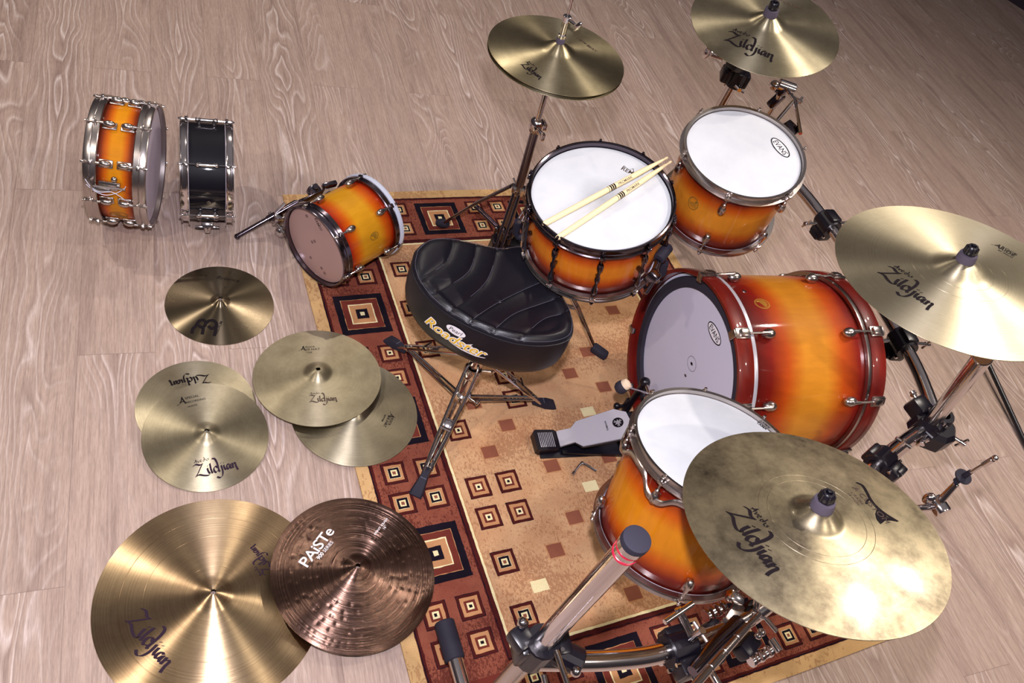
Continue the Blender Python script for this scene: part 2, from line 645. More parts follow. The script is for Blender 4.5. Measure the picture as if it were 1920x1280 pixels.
SCRIPT = nib([
    [(0.00, 0.30), (0.08, 0.33), (0.17, 0.29), (0.24, 0.31)], [(0.23, 0.31), (0.15, 0.20), (0.07, 0.09), (0.01, 0.03)],
    [(0.01, 0.035), (0.10, 0.06), (0.20, 0.015), (0.30, -0.01), (0.36, 0.02)],
    [(0.31, 0.17), (0.32, 0.08), (0.345, 0.03), (0.37, 0.05)], [(0.325, 0.225), (0.335, 0.22)],
    [(0.392, 0.27), (0.388, 0.12), (0.402, 0.03), (0.425, 0.03)],
    [(0.545, 0.12), (0.50, 0.165), (0.455, 0.12), (0.455, 0.05), (0.495, 0.01), (0.545, 0.06)], [(0.46, 0.375), (0.525, 0.355), (0.556, 0.25), (0.560, 0.12), (0.562, 0.03), (0.585, 0.015)],
    [(0.632, 0.155), (0.642, 0.02), (0.615, -0.09), (0.55, -0.14), (0.48, -0.10)], [(0.636, 0.215), (0.646, 0.21)],
    [(0.692, 0.15), (0.70, 0.06), (0.725, 0.02)], [(0.70, 0.205), (0.71, 0.20)],
    [(0.82, 0.13), (0.78, 0.145), (0.755, 0.09), (0.765, 0.03), (0.80, 0.03), (0.835, 0.13), (0.84, 0.05), (0.86, 0.02)],
    [(0.89, 0.15), (0.90, 0.02)], [(0.90, 0.09), (0.93, 0.14), (0.965, 0.13), (0.97, 0.06), (0.985, -0.01), (1.0, -0.05)],
], 0.041, 35)
SCRIPT_SMALL = nib([
    [(0.00, 0.00), (0.06, 0.10), (0.10, 0.22), (0.13, 0.0)], [(-0.03, 0.08), (0.16, 0.09)],
    [(0.19, 0.12), (0.23, 0.0), (0.29, 0.13)], [(0.32, 0.06), (0.40, 0.09), (0.36, 0.13), (0.32, 0.05), (0.38, 0.0), (0.44, 0.03)],
    [(0.56, 0.08), (0.51, 0.11), (0.48, 0.03), (0.54, 0.0), (0.58, 0.10), (0.55, 0.24)],
    [(0.64, 0.12), (0.66, 0.0)], [(0.80, 0.12), (0.74, 0.10), (0.79, 0.05), (0.73, 0.0), (0.68, 0.02)],
], 0.03, 35)
BIG_A = nib([[(0.0, 0.34), (0.14, 0.36), (0.34, 0.27), (0.55, 0.17), (0.76, 0.15), (0.95, 0.22), (1.02, 0.27)]], 0.06, 60)


def decal(mb, shape, fn, ox=0, oy=0, scale=1.0, ang=0.0, mi=0, mirror=False):
    """put a flat drawing on a surface: fn(u, v) -> xyz"""
    vs, fs = shape[0], shape[1]
    c, s = math.cos(ang), math.sin(ang)
    out = []
    for x, y in vs:
        x, y = x * scale, y * scale
        out.append(fn(ox + x * c - y * s, oy + x * s + y * c))
    mb.add(out, fs, None, mi)


def split_long(vs, fs, lim):
    """cut long triangles so that letters follow a curved surface"""
    bm = bmesh.new()
    bv = [bm.verts.new((x, y, 0)) for x, y in vs]
    for f in fs:
        try:
            bm.faces.new([bv[i] for i in f])
        except ValueError:
            pass
    for _ in range(3):
        es = [e_ for e_ in bm.edges if e_.calc_length() > lim]
        if not es:
            break
        bmesh.ops.subdivide_edges(bm, edges=es, cuts=1)
        bmesh.ops.triangulate(bm, faces=[f for f in bm.faces if len(f.verts) > 3])
    bm.verts.index_update()
    r = ([(v.co.x, v.co.y) for v in bm.verts], [tuple(v.index for v in f.verts) for f in bm.faces])
    bm.free()
    return r


def ring2d(rx, ry, th, seg=40, cx=0, cy=0):
    vs, fs = [], []
    for k in range(seg):
        a = 2 * PI * k / seg
        vs += [(cx + rx * math.cos(a), cy + ry * math.sin(a)), (cx + (rx - th) * math.cos(a), cy + (ry - th) * math.sin(a))]
    for k in range(seg):
        j = (k + 1) % seg
        fs.append((2 * k, 2 * j, 2 * j + 1, 2 * k + 1))
    return vs, fs


def oval2d(rx, ry, seg=32, cx=0, cy=0):
    return [(cx, cy)] + [(cx + rx * math.cos(2 * PI * k / seg), cy + ry * math.sin(2 * PI * k / seg)) for k in range(seg)], [(0, k + 1, (k + 1) % seg + 1) for k in range(seg)]


# ------------------------------------------------------------------ setting
fl_ = MB().add([(-8, -8, 0), (14, -8, 0), (14, 12, 0), (-8, 12, 0)], [(0, 1, 2, 3)])
fo = fl_.build('floor', mat_floor())
tag(fo, 'pale limed oak laminate floor', None, kind='structure')
wl = MB().box((0, 0, 1.5), (0.12, 9.0, 3.0), bev=0.0)
d_ = Vector((6.045 - 5.976, 1.885 - 2.041, 0)).normalized()
wo_ = wl.build('wall_right', simple('dark_wall', srgb(40, 30, 44), 0.8))
wo_.location = Vector((6.03, 1.99, 0)) + Vector((-d_.y, d_.x, 0)) * 0.06
wo_.rotation_euler = (0, 0, math.atan2(d_.y, d_.x) + PI / 2)
tag(wo_, kind='structure')

# ------------------------------------------------------------------ rug
RW, RL, RT = 1.436, 1.922, 0.007


def build_rug():
    mb = MB()
    mats = [R_TAN, R_BORD, R_EDGE, R_CREAM, R_MAROON, R_RED, R_BLACK, R_GOLD, R_BROWN]
    TAN, BORD, EDGE, CREAM, MAR, RED, BLK, GOLD, BRN = range(9)
    lvl = [RT]

    def rect(x0, y0, x1, y1, mi, wob=0.0, z=None):
        z = lvl[0] if z is None else z
        # slightly uneven woven outline
        pts = []
        for (ax, ay), (bx, by) in (((x0, y0), (x1, y0)), ((x1, y0), (x1, y1)), ((x1, y1), (x0, y1)), ((x0, y1), (x0, y0))):
            n = max(1, int(math.hypot(bx - ax, by - ay) / 0.012)) if wob else 1
            for i in range(n):
                t = i / n
                pts.append((ax + (bx - ax) * t + (random.uniform(-wob, wob) if wob else 0), ay + (by - ay) * t + (random.uniform(-wob, wob) if wob else 0)))
        c = ((x0 + x1) / 2, (y0 + y1) / 2, z)
        vs = [c] + [(x, y, z) for x, y in pts]
        mb.add(vs, [(0, i + 1, (i + 1) % len(pts) + 1) for i in range(len(pts))], None, mi)

    # body with gently wavy outline
    pts = []
    for (ax, ay), (bx, by), off in (((0, 0), (RW, 0), 1), ((RW, 0), (RW, -RL), 2), ((RW, -RL), (0, -RL), 3), ((0, -RL), (0, 0), 4)):
        for i in range(24):
            t = i / 24
            wv = 0.0022 * math.sin(t * 9 + off) * math.sin(PI * t)
            nx, ny = (by - ay), -(bx - ax)
            L = math.hypot(nx, ny)
            pts.append((ax + (bx - ax) * t + nx / L * wv, ay + (by - ay) * t + ny / L * wv))
    mb.prism(pts, 0.0005, RT, None, EDGE)
    st = 0.00018
    lvl[0] = RT + st

    def band(i0, mi, wob=0.0):
        rect(i0, -RL + i0, RW - i0, -i0, mi, wob)
        lvl[0] += st
    band(0.036, MAR, 0.0008)
    band(0.0375, BLK, 0.001)
    band(0.0405, MAR, 0.0008)
    band(0.047, BORD, 0.001)
    band(0.2445, MAR, 0.001)
    band(0.2475, BLK, 0.001)
    band(0.2495, MAR, 0.001)
    band(0.2605, CREAM, 0.0006)
    band(0.2675, GOLD, 0.0008)
    band(0.270, TAN, 0.0008)
    Z = lvl[0]

    def nest(x, y, s, ly, wob=0.0008):
        z = Z + st
        for ins, mi in ly:
            rect(x + ins * s, y - s + ins * s, x + s - ins * s, y - ins * s, mi, wob, z)
            z += st
    BIG = [(0, BLK), (0.125, GOLD), (0.135, RED), (0.25, CREAM), (0.275, GOLD), (0.38, BLK), (0.455, CREAM)]
    SMA = [(0, BLK), (0.02, MAR), (0.13, GOLD), (0.27, RED), (0.30, RED), (0.365, CREAM), (0.44, BLK)]
    SMB = [(0, BLK), (0.02, MAR), (0.13, GOLD), (0.255, CREAM), (0.27, BLK), (0.365, CREAM), (0.43, BRN)]
    S = 0.158
    xs = [0.069, 0.453, 0.829, 1.212]
    ys = [-0.066, -0.474, -0.882, -1.290, -1.698]
    for i, x in enumerate(xs):
        for j, y in enumerate(ys):
            if i in (0, 3) or j in (0, 4):
                if (i, j) != (0, 4):
                    nest(x, y, S, BIG)
                else:
                    nest(x, y, S, [(0, RED), (0.2, BORD)])
    s2 = 0.066

    def quad(cx, cy, ly):
        for dx in (-0.0468, 0.0468):
            for dy in (-0.0468, 0.0468):
                nest(cx + dx - s2 / 2, cy + dy + s2 / 2, s2, ly, 0.0007)
    for k, cy in enumerate((-0.354, -0.762, -1.166, -1.571)):
        quad(0.148, cy, (SMB, SMA, SMB, SMA)[k])
        quad(RW - 0.148, cy, (SMB, SMA, SMB, SMA)[k])
    for k, cx in enumerate((0.342, 0.730, 1.10)):
        quad(cx, -0.143, SMB)
        quad(cx, -RL + 0.143, SMB)
    for x, y, t in [(0.323, -1.02, 0), (0.324, -1.209, 0), (0.416, -1.209, 0), (0.323, -1.303, 0), (0.416, -1.305, 0), (0.323, -1.435, 1), (0.326, -1.584, 1),
                    (0.324, -0.379, 1), (0.317, -0.717, 1), (0.312, -0.548, 1), (0.536, -0.942, 1), (0.534, -0.851, 0), (1.11, -0.90, 0), (1.11, -1.0, 1), (1.1, -0.45, 1), (1.11, -1.4, 0), (0.7, -0.4, 0), (0.8, -0.4, 1)]:
        nest(x - 0.033, y + 0.034, 0.066, SMB if t else SMA, 0.0007)

    def solid(x, y, mi, edge):
        nest(x - 0.025, y + 0.021, 0.049, [(0, edge)], 0.0006)
        rect(x - 0.023, y - 0.018, x + 0.023, y + 0.018, mi, 0.0005, Z + st * 3)
    for x, y in [(1.036, -0.638), (0.857, -0.801), (0.76, -0.876), (0.857, -0.945), (0.398, -0.936), (0.478, -1.028), (0.394, -1.106), (0.567, -1.186), (0.76, -1.192), (0.57, -1.356), (0.476, -1.436), (0.648, -1.602), (0.66, -0.62), (0.95, -1.45), (1.05, -1.2)]:
        rect(x - 0.026, y - 0.022, x + 0.026, y + 0.022, GOLD, 0.0006, Z + st)
        rect(x - 0.023, y - 0.019, x + 0.023, y + 0.019, BRN, 0.0005, Z + st * 2)
    for x, y in [(0.395, -1.518), (0.762, -1.026), (0.66, -1.273), (0.5, -0.56), (0.9, -1.3)]:
        rect(x - 0.0235, y - 0.016, x + 0.0235, y + 0.016, CREAM, 0.0005, Z + st)
    o = mb.build('rug', mats)
    tag(o, 'tan and terracotta rug with nested square pattern under the drum kit', 'rug')
    return o


build_rug()


# ------------------------------------------------------------------ drums
def drum(name, M, R, depth, lugs, shellm, label, hoop='flange', hoopm=CHROME, lugm=NICKEL, lugstyle='small', headm=HEAD, botm=None, band=False, group=None, cat='drum', badge=None, badgem=GOLDINK, hoopm2=None, lugs2=None):
    root = empty(name, M, label, cat, group)
    # shell: z=0 is the batter head plane, the body goes down the local -z
    sh = MB()
    sh.lathe([(R - 0.008, -0.004), (R - 0.0035, -0.003), (R - 0.003, -0.010), (R - 0.003, -depth + 0.010), (R - 0.0035, -depth + 0.003), (R - 0.008, -depth + 0.004)], 128, closed=True)
    sh.build('shell', shellm, root)
    hd = MB()
    hd.lathe([(0.00001, 0.0), (R * 0.5, 0.0), (R - 0.006, 0.0), (R - 0.001, -0.001), (R, -0.004), (R + 0.0008, -0.012)], 128)
    hd.build('batter_head', headm, root)
    bh = MB()
    bh.lathe([(0.00001, -depth), (R - 0.006, -depth), (R - 0.001, -depth + 0.001), (R, -depth + 0.004), (R + 0.0008, -depth + 0.012)], 128)
    bh.build('resonant_head', botm or HEADGREY2, root)
    def hoop_mb(z, sgn):
        h = MB()
        if hoop == 'flange':
            pr = [(R + 0.0012, -0.011), (R + 0.0145, -0.011), (R + 0.0150, -0.009), (R + 0.0045, -0.0075), (R + 0.0035, -0.005), (R + 0.0032, 0.007), (R + 0.0085, 0.0095), (R + 0.0085, 0.011), (R + 0.0012, 0.0095)]
        elif hoop == 'tall':
            pr = [(R + 0.0012, -0.021), (R + 0.0095, -0.021), (R + 0.0110, -0.019), (R + 0.0110, -0.006), (R + 0.0085, -0.0045), (R + 0.0085, -0.0035), (R + 0.0095, -0.002), (R + 0.0092, 0.011), (R + 0.0075, 0.0135), (R + 0.0040, 0.0145), (R + 0.0012, 0.012)]
        elif hoop == 'wide':
            pr = [(R + 0.0012, -0.014), (R + 0.0105, -0.014), (R + 0.0115, -0.012), (R + 0.0085, -0.010), (R + 0.0078, -0.003), (R + 0.0090, -0.001), (R + 0.0078, 0.002), (R + 0.0070, 0.010), (R + 0.0090, 0.013), (R + 0.0050, 0.0145), (R + 0.0012, 0.012)]
        else:
            pr = [(R + 0.0012, -0.013), (R + 0.0125, -0.013), (R + 0.0145, -0.010), (R + 0.0140, -0.002), (R + 0.0085, 0.001), (R + 0.0075, 0.009), (R + 0.0095, 0.012), (R + 0.0055, 0.0138), (R + 0.0012, 0.012)]
        h.lathe([(r, z + sgn * q) for r, q in pr], 160, closed=True)
        for a in (lugs if sgn > 0 else (lugs2 or lugs)):
            A = Matrix.Rotation(math.radians(a), 4, 'Z')
            h.box((R + 0.0115, 0, z - sgn * 0.006), (0.014, 0.015, 0.009), bev=0.002, M=A)
        return h
    hoop_mb(0, 1).build('hoop', hoopm, root)
    hoop_mb(-depth, -1).build('hoop', hoopm2 or hoopm, root)

    def rod(A, x, z0, z1, sgn):
        m_ = MB()
        m_.cyl((x, 0, z0), (x, 0, z1), 0.0026, seg=8, M=A)
        m_.cyl((x, 0, z1), (x, 0, z1 + sgn * 0.003), 0.0058, seg=12, M=A)
        m_.box((x, 0, z1 + sgn * 0.0065), (0.0062, 0.0062, 0.008), bev=0.001, M=A)
        return m_
    xr = R + 0.0112
    for side in (1, -1):
        for a in (lugs if side > 0 else (lugs2 or lugs)):
            A = Matrix.Rotation(math.radians(a), 4, 'Z')
            zb = 0.0 if side > 0 else -depth
            if lugstyle == 'small':
                zc = zb - side * 0.052
                m_ = MB()
                m_.ball((R + 0.010, 0, zc), (0.0105, 0.0105, 0.0165), M=A, seg=20)
                m_.box((R + 0.004, 0, zc), (0.012, 0.016, 0.026), bev=0.004, M=A)
                m_.cyl((xr, 0, zc + side * 0.010), (xr, 0, zc + side * 0.024), 0.0062, 0.0048, 14, M=A)
                lg = m_.build('lug', lugm, root)
                rod(A, xr, zc + side * 0.02, zb + side * 0.006, side).build('tension_rod', lugm, lg)
            elif lugstyle == 'pair':
                zc = -depth / 2 + side * 0.0235
                m_ = MB()
                m_.ball((R + 0.007, 0, zc), (0.0120, 0.0105, 0.0170), M=A, seg=24)
                m_.box((R + 0.000, 0, zc), (0.006, 0.024, 0.038), bev=0.0028, M=A, seg=3)
                m_.cyl((xr, 0, zc + side * 0.014), (xr, 0, zc + side * 0.024), 0.005, 0.0042, 12, M=A)
                lg = m_.build('lug', lugm, root)
                rod(A, xr, zc + side * 0.02, zb + side * 0.008, side).build('tension_rod', lugm, lg)
            elif side > 0:                                # one long lug reaching both rims
                zm = -depth / 2
                h = depth / 2
                m_ = MB()
                if lugstyle == 'vase':
                    q = h - 0.032
                    prof = [(0.00001, zm - q), (0.0060, zm - q), (0.0085, zm - q + 0.006), (0.0082, zm - q + 0.018), (0.0045, zm - q + 0.030), (0.0040, zm - 0.012), (0.0072, zm - 0.004), (0.0072, zm + 0.004), (0.0040, zm + 0.012), (0.0045, zm + q - 0.030), (0.0082, zm + q - 0.018), (0.0085, zm + q - 0.006), (0.0060, zm + q), (0.00001, zm + q)]
                    m_.lathe(prof, 16, A @ Matrix.Translation((xr, 0, 0)))
                    m_.box((R + 0.004, 0, zm), (0.014, 0.010, 0.012), bev=0.002, M=A)
                    m_.box((R + 0.003, 0, zm + q - 0.012), (0.012, 0.008, 0.010), bev=0.002, M=A)
                    m_.box((R + 0.003, 0, zm - q + 0.012), (0.012, 0.008, 0.010), bev=0.002, M=A)
                    zz = q
                else:                                     # bridge
                    m_.cyl((xr, 0, zm - 0.024), (xr, 0, zm + 0.024), 0.005, seg=14, M=A)
                    for s_ in (-1, 1):
                        m_.box((R + 0.006, 0, zm + s_ * 0.021), (0.020, 0.013, 0.010), bev=0.003, M=A)
                        m_.ball((xr, 0, zm + s_ * 0.026), 0.0075, M=A, seg=12)
                    zz = 0.026
                lg = m_.build('lug', lugm, root)
                rod(A, xr, zm + zz, 0.006, 1).build('tension_rod', lugm, lg)
                rod(A, xr, zm - zz, -depth - 0.006, -1).build('tension_rod', lugm, lg)
    if band:                                             # suspension band that dips at every lug
        b_ = MB()
        seg = 240
        vs = []
        la = [math.radians(a) for a in lugs]
        for k in range(seg):
            t = 2 * PI * k / seg
            dmin = min(abs((t - a + PI) % (2 * PI) - PI) for a in la)
            s_ = 1 / (1 + math.exp((dmin - 0.16) / 0.035))
            zc = -0.024 - 0.030 * s_
            rr = R + 0.0085 + 0.007 * s_
            hh = 0.0085
            c_, q_ = math.cos(t), math.sin(t)
            for r_, z_ in ((rr, zc + hh), (rr + 0.003, zc + hh * 0.7), (rr + 0.0038, zc), (rr + 0.003, zc - hh * 0.7), (rr, zc - hh), (rr - 0.003, zc)):
                vs.append((r_ * c_, r_ * q_, z_))
        fs = []
        for k in range(seg):
            k2 = (k + 1) % seg
            for i in range(6):
                j = (i + 1) % 6
                fs.append((k * 6 + i, k2 * 6 + i, k2 * 6 + j, k * 6 + j))
        b_.add(vs, fs)
        b_.build('suspension_band', hoopm, root)
    if badge:
        ang_, zb, hs = badge
        def fn(u, v):
            t = math.radians(ang_) + u / R
            return ((R - 0.0022) * math.cos(t), (R - 0.0022) * math.sin(t), zb + v)
        g = MB()
        decal(g, ring2d(0.0145 * hs, 0.019 * hs, 0.0012 * hs), fn)
        decal(g, ring2d(0.012 * hs, 0.0165 * hs, 0.0006), fn)
        for q in range(-3, 4):
            h_ = 0.0150 * hs * math.sqrt(max(0.02, 1 - (q / 4.2) ** 2)) * 0.75
            x_ = q * 0.0028 * hs
            decal(g, ([(x_ - 0.0005, -h_), (x_ + 0.0005, -h_), (x_ + 0.0011, h_ * (0.4 + 0.1 * q)), (x_ - 0.0002, h_ * (0.5 + 0.1 * q))], [(0, 1, 2, 3)]), fn)
        decal(g, oval2d(0.0022 * hs, 0.003 * hs, 12, 0.006 * hs, 0.009 * hs), fn)
        g.build('badge', badgem, root)
    return root


def head_mark(root, shapes, mat, name='printed_logo', z=0.0006):
    g = MB()
    for shp, ox, oy, scl, an in shapes:
        decal(g, shp, lambda u, v: (u, v, z), ox, oy, scl, math.radians(an))
    return g.build(name, mat, root)


def along(A, B):
    d = (B[0] - A[0], B[1] - A[1])
    return math.degrees(math.atan2(d[1], d[0])), math.hypot(*d)


def word_between(s, A, B, h=None, bold=0.0, shear=0.0, spacing=1.0):
    """shape tuple placing a word from A to B, letter height follows the width unless h is given"""
    vs, fs, w_ = text2d(s, 1.0, bold, shear, spacing)
    an, L = along(A, B)
    k = L / w_
    if h:
        vs = [(x, y * h / (0.7 * k)) for x, y in vs]
    return ((vs, fs), A[0], A[1], k, an)


def evans(root, A, B, z=0.0008):
    cx, cy = (A[0] + B[0]) / 2, (A[1] + B[1]) / 2
    an, L = along(A, B)
    rx, ry = L / 2, L * 0.24
    g = MB()
    f0 = lambda u, v: (u, v, z)
    f1 = lambda u, v: (u, v, z + 0.0003)
    ca, sa = math.cos(math.radians(an)), math.sin(math.radians(an))
    decal(g, oval2d(rx, ry, 40), f0, cx, cy, 1, math.radians(an), 0)
    decal(g, ring2d(rx, ry, L * 0.045, 48), f1, cx, cy, 1, math.radians(an), 1)
    vs, fs, w_ = text2d('EVANS', 1.0, 0.012)
    k = L * 0.70 / w_
    vs = [(x, y * 1.25) for x, y in vs]
    ox, oy = -L * 0.35, -0.35 * k * 1.22
    decal(g, (vs, fs), f1, cx + ox * ca - oy * sa, cy + ox * sa + oy * ca, k, math.radians(an), 1)
    g.build('printed_logo', [WHITEINK, INK], root)


B_SN = burst('sunburst_snare', 0.090, -0.090, 0.050, amber=(214, 124, 30), orange=(184, 76, 14), red=(110, 24, 8), dark=(44, 10, 8))
B_T12 = burst('sunburst_rack_tom', 0.118, -0.115, 0.062, amber=(206, 130, 36), orange=(178, 78, 16), red=(104, 24, 8), dark=(48, 12, 8))
B_FT = burst('sunburst_floor_tom', 0.145, -0.143, 0.075, amber=(214, 132, 20), orange=(196, 88, 10), red=(120, 26, 8), dark=(46, 8, 8))
B_BD = burst('sunburst_bass', 0.215, -0.255, 0.115, amber=(204, 132, 34), orange=(182, 74, 14), red=(124, 22, 10), dark=(74, 12, 10))
B_T10 = burst('sunburst_small_tom', 0.1175, -0.1175, 0.056, amber=(222, 156, 30), orange=(210, 96, 12), red=(168, 40, 10), dark=(70, 14, 10))
B_SA = burst('sunburst_old_snare', 0.052, -0.067, 0.026, amber=(226, 146, 16), orange=(206, 100, 8), red=(136, 48, 8), dark=(60, 22, 12))

# snare on its stand
M_SN = frame((0.593, -0.831, 0.741), (-0.24, -0.04, 0.97))
snare = drum('snare_drum', M_SN, 0.178, 0.183, [-147 + 36 * k for k in range(10)], B_SN, 'sunburst snare drum with black nickel hoops and two drumsticks lying on its white head', hoop='wide', hoopm=BLACKNI, lugm=BLACKNI, lugstyle='vase', headm=HEADSN, hoopm2=NICKEL)
vs_, fs_, w_ = text2d('REMO', 1.0, 0.01)
crown = nib([[(0, 0.0), (0.0, 0.9)], [(0.0, 0.85), (0.9, 0.55)], [(0.9, 0.55), (1.25, 1.15)], [(1.25, 1.15), (1.7, 0.55)], [(1.7, 0.55), (2.5, 0.85)], [(2.5, 0.9), (2.5, 0.0)]], 0.06, 40)
A_, B_ = (0.0860, 0.0760), (0.1160, 0.0385)
an_, L_ = along(A_, B_)
head_mark(snare, [((vs_, fs_), A_[0], A_[1], L_ / w_, an_), (crown, A_[0], A_[1], L_ / 2.5, an_)], FADED)

# rack tom
M_T12 = frame((0.964, -0.832, 0.881), (-0.209, -0.099, 0.973))
tom12 = drum('rack_tom', M_T12, 0.1524, 0.222, [-130 + 60 * k for k in range(6)], B_T12, 'sunburst rack tom with white head, mounted above the bass drum beside the snare', hoopm=NICKEL, badge=(-158, -0.098, 1.15), badgem=OLIVEINK)
evans(tom12, (0.1020, 0.0330), (0.1120, -0.0385))

# floor tom
M_FT = frame((0.601, -1.52, 0.655), (0.053, 0.242, 0.969))
ftom = drum('floor_tom', M_FT, 0.178, 0.278, [153 + 45 * k for k in range(8)], B_FT, 'sunburst floor tom with white head, half covered by the tarnished cymbal', hoopm=NICKEL, band=True)
head_mark(ftom, [word_between('TAMA', (0.1585, 0.0560), (0.1670, 0.0290), bold=0.03, shear=0.0)], INK)

# bass drum
M_BD = frame((0.928, -1.095, 0.3025), (-0.994, 0.109, 0.0))
R_ = 0.279
bass = empty('bass_drum', M_BD, 'large sunburst bass drum lying on the rug with grey head and dark red hoops', 'drum')
D_ = 0.47
MB().lathe([(R_ - 0.010, -0.018), (R_ - 0.004, -0.018), (R_ - 0.004, -D_ + 0.018), (R_ - 0.010, -D_ + 0.018)], 160, closed=True).build('shell', B_BD, bass)
for z_, s_ in ((0.0, 1), (-D_, -1)):
    h = MB()
    h.lathe([(r, z_ + s_ * q) for r, q in [(R_ + 0.0015, 0.013), (R_ + 0.0115, 0.0145), (R_ + 0.0135, 0.011), (R_ + 0.0135, -0.032), (R_ + 0.0115, -0.035), (R_ + 0.0015, -0.035)]], 160, closed=True)
    h.build('hoop', HOOPW, bass)
    h = MB()
    h.lathe([(r, z_ + s_ * q) for r, q in [(R_ - 0.002, -0.036), (R_ + 0.0095, -0.036), (R_ + 0.0105, -0.038), (R_ + 0.0095, -0.048), (R_ - 0.002, -0.048)]], 160, closed=True)
    h.build('metal_rim', [SILVERP if s_ > 0 else NICKEL], bass)
HZ = -0.015
hm = MB().lathe([(0.00001, HZ), (0.247, HZ)], 128, mi=0)
hm.lathe([(0.236, HZ), (0.2370, HZ + 0.006), (0.242, HZ + 0.010), (0.266, HZ + 0.009), (0.2700, HZ + 0.004), (0.2705, HZ)], 128, mi=1)
hm.lathe([(0.2700, HZ), (0.2785, HZ), (0.2795, HZ - 0.004)], 128, mi=2)
hm.build('batter_head', [HEADGREY, BLACKFELT, WHITEP], bass)
MB().lathe([(0.00001, -D_ + 0.002), (0.277, -D_ + 0.002), (0.2785, -D_ + 0.014)], 96).build('resonant_head', BLACKLAC, bass)
pt = MB()
decal(pt, oval2d(0.0045, 0.0060, 20), lambda u, v: (u, v, HZ + 0.0008), 0.0357, -0.0103, 1, 0.2, 0)
decal(pt, ring2d(0.021, 0.024, 0.0012), lambda u, v: (u, v, HZ + 0.0006), 0.0357, -0.0103, 1, 0, 1)
decal(pt, oval2d(0.004, 0.006, 14), lambda u, v: (u, v, HZ + 0.0008), -0.012, -0.018, 1, 0.3, 1)
pt.build('beater_marks', [INK, FADED], bass)
evans(bass, (0.1931 - 0.016, 0.030), (0.195 - 0.016, -0.0520), z=HZ + 0.001)
LB = [26, -18, -57, -98, -142, 156, 118, 72]
for side in (1, -1):
    zb = 0.0 if side > 0 else -D_
    for a in LB:
        A = Matrix.Rotation(math.radians(a), 4, 'Z')
        zc = zb - side * 0.098
        m_ = MB()
        m_.ball((R_ + 0.008, 0, zc), (0.0155, 0.0150, 0.0215), M=A, seg=20)
        m_.box((R_ + 0.000, 0, zc), (0.012, 0.020, 0.030), bev=0.005, M=A)
        m_.cyl((R_ + 0.018, 0, zc), (R_ + 0.018, 0, zc + side * 0.028), 0.0062, 0.005, 14, M=A)
        lg = m_.build('lug', NICKEL, bass)
        m_ = MB()
        m_.cyl((R_ + 0.018, 0, zc + side * 0.02), (R_ + 0.018, 0, zb - side * 0.016), 0.0032, seg=8, M=A)
        m_.build('tension_rod', NICKEL, lg)
        m_ = MB()
        m_.box((R_ + 0.0165, 0, zb - side * 0.008), (0.006, 0.030, 0.044), bev=0.002, M=A)
        m_.box((R_ + 0.0215, 0, zb - side * 0.012), (0.013, 0.022, 0.028), bev=0.004, M=A)
        m_.box((R_ + 0.006, 0, zb + side * 0.0165), (0.026, 0.022, 0.004), bev=0.0015, M=A)
        m_.box((R_ - 0.005, 0, zb + side * 0.012), (0.004, 0.018, 0.012), bev=0.0015, M=A)
        m_.build('claw', NICKEL, bass)
g = MB()


def bfn(u, v):
    t = math.radians(3.0) + u / R_
    return ((R_ - 0.0030) * math.cos(t), (R_ - 0.0030) * math.sin(t), -0.127 + v)


decal(g, ring2d(0.019, 0.024, 0.0013), bfn)
decal(g, ring2d(0.016, 0.0205, 0.0007), bfn)
for q in range(-4, 5):
    h_ = 0.016 * math.sqrt(1 - (q / 5.2) ** 2)
    decal(g, ([(q * 0.0028 - 0.0006, -h_), (q * 0.0028 + 0.0006, -h_), (q * 0.0028 + 0.0012, h_ * (0.2 + 0.12 * q)), (q * 0.0028, h_ * (0.3 + 0.12 * q))], [(0, 1, 2, 3)]), bfn)
decal(g, oval2d(0.0025, 0.0035, 12, 0.008, 0.011), bfn)
g.build('badge', GOLDINK, bass)
vt = MB().lathe([(0.0022, 0.0), (0.0022, 0.0014), (0.0060, 0.0014), (0.0068, 0.0)], 20, Matrix.Rotation(math.radians(14), 4, 'Z') @ Matrix.Translation((R_ - 0.0045, 0, -0.098)) @ Matrix.Rotation(PI / 2, 4, 'Y'))
vt.build('air_vent', NICKEL, bass)

# small tom lying on the floor
M_T10 = frame((0.026, -0.384, 0.1490), (-0.857, -0.504, -0.03))
tom10 = drum('small_tom', M_T10, 0.127, 0.225, [24 + 60 * k for k in range(6)], B_T10, 'small sunburst tom lying on its side at the rug corner with rose coloured head', hoop='tall', hoopm=DARKCH, headm=HEADROSE, botm=WHITEP, badge=(-62, -0.128, 0.9), badgem=OLIVEINK)
head_mark(tom10, [word_between('REMO', (0.100, 0.020), (0.0760, -0.0078), bold=0.01), (crown, 0.100, 0.020, 0.0155, along((0.100, 0.020), (0.0760, -0.0078))[0])], FADED)
dots = MB()
for u, v in ((0.012, 0.010), (0.0, 0.020), (0.085, 0.052), (-0.075, -0.030), (-0.085, -0.045), (-0.07, 0.02)):
    decal(dots, oval2d(0.0055, 0.0055, 16), lambda a, b: (a, b, 0.0006), u, v)
dots.build('felt_marks', simple('brown_smudge', srgb(120, 92, 92), 0.5), tom10)
mt = MB().lathe([(0.131, -0.238), (0.1395, -0.238), (0.141, -0.234), (0.1405, -0.2225), (0.131, -0.2225)], 128, closed=True)
mt.build('padded_rim', WHITEP, tom10)
bk = MB()
A = Matrix.Rotation(math.radians(72), 4, 'Z')
bk.box((0.141, 0, -0.10), (0.006, 0.038, 0.085), bev=0.003, M=A)
bk.box((0.158, 0, -0.118), (0.030, 0.034, 0.036), bev=0.006, M=A)
bk.cyl((0.158, -0.026, -0.118), (0.158, 0.026, -0.118), 0.010, seg=16, M=A)
bk.box((0.158, 0.03, -0.085), (0.010, 0.008, 0.040), (0.3, 0, 0), bev=0.003, M=A)
